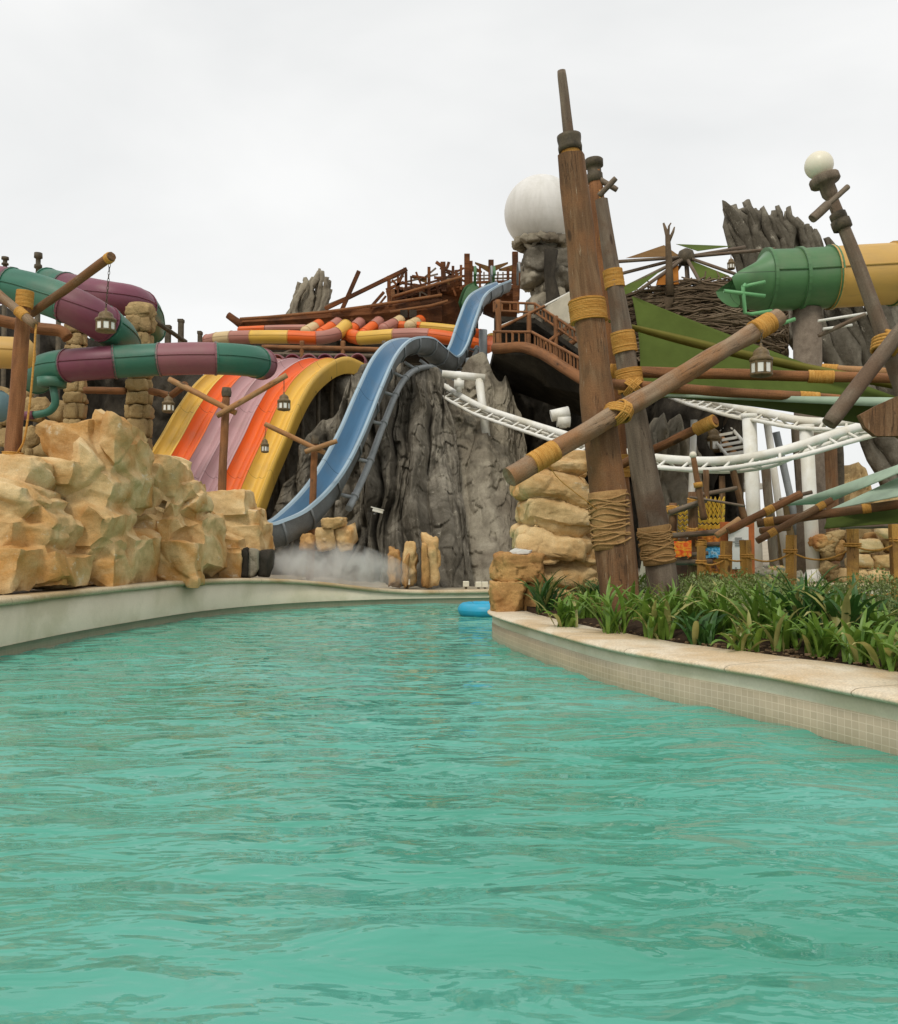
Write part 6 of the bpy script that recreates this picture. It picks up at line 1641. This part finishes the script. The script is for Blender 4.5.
# small things
cam_t = thing('security_camera', 'small white security camera on the dark folded cliff', 'camera', at(378, 512, 20.4)); mb = MB(); M = Matrix.Rotation(.25, 3, 'Y')
mb.box(at(378, 510.5, 20.2), (.24, .1, .09), M); mb.obj('body', whitem, cam_t); mb = MB(); mb.box(at(377.5, 508.6, 20.2), (.30, .13, .02), M); mb.obj('sun_shield', whitem, cam_t)
mb = MB(); mb.tube([at(377, 511, 20.25), at(375, 514, 20.9), at(374, 514, 22)], .02, 6); mb.obj('bracket', greypipe, cam_t)
for k, (x, y, lab) in enumerate(((466, 584, 'small cream light box on the far pool edge, left of a close pair'), (478.5, 584.5, 'middle small cream light box on the far pool edge, first of a close pair'), (485, 584.5, 'small cream light box nearest the orange sandstone block'), (407, 582, 'small cream light box in front of the sandstone stumps'))):
    t = thing('light_box', lab, 'light', (at(x, y, 19).x, 19, .3), 'cream light boxes on the far edge'); c0 = at(x, y, 19)
    mb = MB(); mb.box(c0, (.13, .13, .12)); mb.obj('housing', globe_m, t); mb = MB(); mb.tube([c0, Vector((c0.x, c0.y, .25))], .03, 6); mb.obj('stem', ironm, t)
# blue inflatable ring
c0 = at(486, 607, 15.6); mb = MB(); V = []
for i in range(49):
    a = i / 48 * 6.283
    for j in range(17):
        b_ = j / 16 * 6.283; V.append(Vector((c0.x, c0.y, .10)) + Vector((math.cos(a) * (.37 + .12 * math.cos(b_)), math.sin(a) * (.37 + .12 * math.cos(b_)), .12 * math.sin(b_) * (1 + .03 * math.sin(a * 16)))))
mb.grid(V, 49, 17); mb.obj('inflatable_ring', p_rib, None, 'bright blue inflatable swim ring floating by the planter tip', 'swim ring')
# white caps on reeds (umbrella tips) near stall
mb = MB(); a = at(645.5, 590, 16); mb.lathe(a, [(.10, -.1), (.11, .25), (.07, .5), (.015, .62)], n=12); mb.obj('folded_parasol', f_cre, None, 'small folded cream parasol between the two sleeved posts', 'parasol')
# mist
m = bpy.data.materials.new('water_mist'); m.use_nodes = True; nt = m.node_tree; nt.nodes.clear()
out = nt.nodes.new('ShaderNodeOutputMaterial'); pv = nt.nodes.new('ShaderNodeVolumePrincipled'); nt.links.new(pv.outputs[0], out.inputs['Volume'])
pv.inputs['Color'].default_value = (.95, .95, .93, 1); pv.inputs['Anisotropy'].default_value = .2
tc = nt.nodes.new('ShaderNodeTexCoord')
def vmath(op, a, b=None):
    n = nt.nodes.new('ShaderNodeMath'); n.operation = op
    for s_, v in ((n.inputs[0], a), (n.inputs[1], b)):
        if v is None: continue
        if isinstance(v, (int, float)): s_.default_value = v
        else: nt.links.new(v, s_)
    return n.outputs[0]
mp = nt.nodes.new('ShaderNodeMapping'); nt.links.new(tc.outputs['Generated'], mp.inputs[0])
mp.inputs['Location'].default_value = (-1, -1, -1); mp.inputs['Scale'].default_value = (2, 2, 2)
ln = nt.nodes.new('ShaderNodeVectorMath'); ln.operation = 'LENGTH'; nt.links.new(mp.outputs[0], ln.inputs[0])
fo = vmath('MAXIMUM', vmath('SUBTRACT', 1., ln.outputs['Value']), 0.)
nz = nt.nodes.new('ShaderNodeTexNoise'); nz.inputs['Scale'].default_value = 2.6; nz.inputs['Detail'].default_value = 6; nz.inputs['Distortion'].default_value = .8; nt.links.new(tc.outputs['Object'], nz.inputs['Vector'])
dn = vmath('MAXIMUM', vmath('SUBTRACT', nz.outputs[0], .36), 0.)
nt.links.new(vmath('MULTIPLY', vmath('MULTIPLY', dn, fo), 13.), pv.inputs['Density'])
def mist(x0, y0, x1, y1, Y, dep, tilt, lab):
    c0 = at((x0 + x1) / 2, (y0 + y1) / 2, Y); co, fa = ico(4); M = Matrix.Rotation(tilt, 3, 'Y'); mb = MB()
    mb.add([c0 + M @ Vector((p[0] * pr((x1 - x0) / 2, Y), p[1] * dep, p[2] * pr((y1 - y0) / 2, Y))) for p in co], fa)
    mb.obj('water_mist', m, None, lab, 'mist', kind='stuff', origin=c0)
mist(250, 540, 420, 600, 18.2, .8, .16, 'thin white spray drifting right over the far pool wall from the spillway')
mist(258, 545, 330, 578, 17.4, .5, .12, 'denser white spray jet just beside the dark stone spillway')

# ================================================================== CAMERA, WORLD, LIGHT
cd = bpy.data.cameras.new('camera'); cam = bpy.data.objects.new('camera', cd); col.objects.link(cam)
cam.location = CAM; cam.rotation_euler = (math.pi / 2 + PITCH, 0, 0)
cd.sensor_fit = 'VERTICAL'; cd.sensor_height = 24; cd.lens = F / 1024 * 24; cd.clip_end = 5000; cd.clip_start = .05
scene.camera = cam
w = bpy.data.worlds.new('World'); scene.world = w; w.use_nodes = True; nt = w.node_tree; nt.nodes.clear()
out = nt.nodes.new('ShaderNodeOutputWorld'); bg = nt.nodes.new('ShaderNodeBackground'); nt.links.new(bg.outputs[0], out.inputs[0])
EL, AZ = R(52), R(200)
sky = nt.nodes.new('ShaderNodeTexSky'); sky.sky_type = 'NISHITA'; sky.sun_disc = False; sky.sun_elevation = EL; sky.sun_rotation = AZ
tc = nt.nodes.new('ShaderNodeTexCoord'); mp = nt.nodes.new('ShaderNodeMapping'); mp.inputs['Scale'].default_value = (1, 1, 2.2); nt.links.new(tc.outputs['Generated'], mp.inputs[0])
nz = nt.nodes.new('ShaderNodeTexNoise'); nz.inputs['Scale'].default_value = 1.7; nz.inputs['Detail'].default_value = 5; nz.inputs['Roughness'].default_value = .5; nz.inputs['Distortion'].default_value = .4; nt.links.new(mp.outputs[0], nz.inputs['Vector'])
cl_ = ramp(nt, nz.outputs[0], [(.30, (8.1, 8.2, 8.2)), (.5, (9.2, 9.25, 9.15)), (.70, (10.2, 10.2, 10.05))])
mx = mixc(nt, .93, sky.outputs[0], cl_)
nt.links.new(mx, bg.inputs[0]); bg.inputs[1].default_value = .1
sd = bpy.data.lights.new('sun', 'SUN'); sd.energy = 1.5; sd.angle = R(12); sd.color = (1, .95, .86)
so = bpy.data.objects.new('sun', sd); col.objects.link(so); so.location = (0, 0, 40)
dirn = Vector((math.sin(AZ) * math.cos(EL), math.cos(AZ) * math.cos(EL), math.sin(EL)))   # towards the sun
so.rotation_euler = dirn.to_track_quat('Z', 'Y').to_euler()
scene.view_settings.view_transform = 'Standard'; scene.view_settings.look = 'None'; scene.view_settings.exposure = 0; scene.view_settings.gamma = 1
scene.cycles.max_bounces = 6; scene.cycles.diffuse_bounces = 2; scene.cycles.volume_bounces = 3; scene.cycles.volume_step_rate = 2
scene.cycles.use_denoising = True
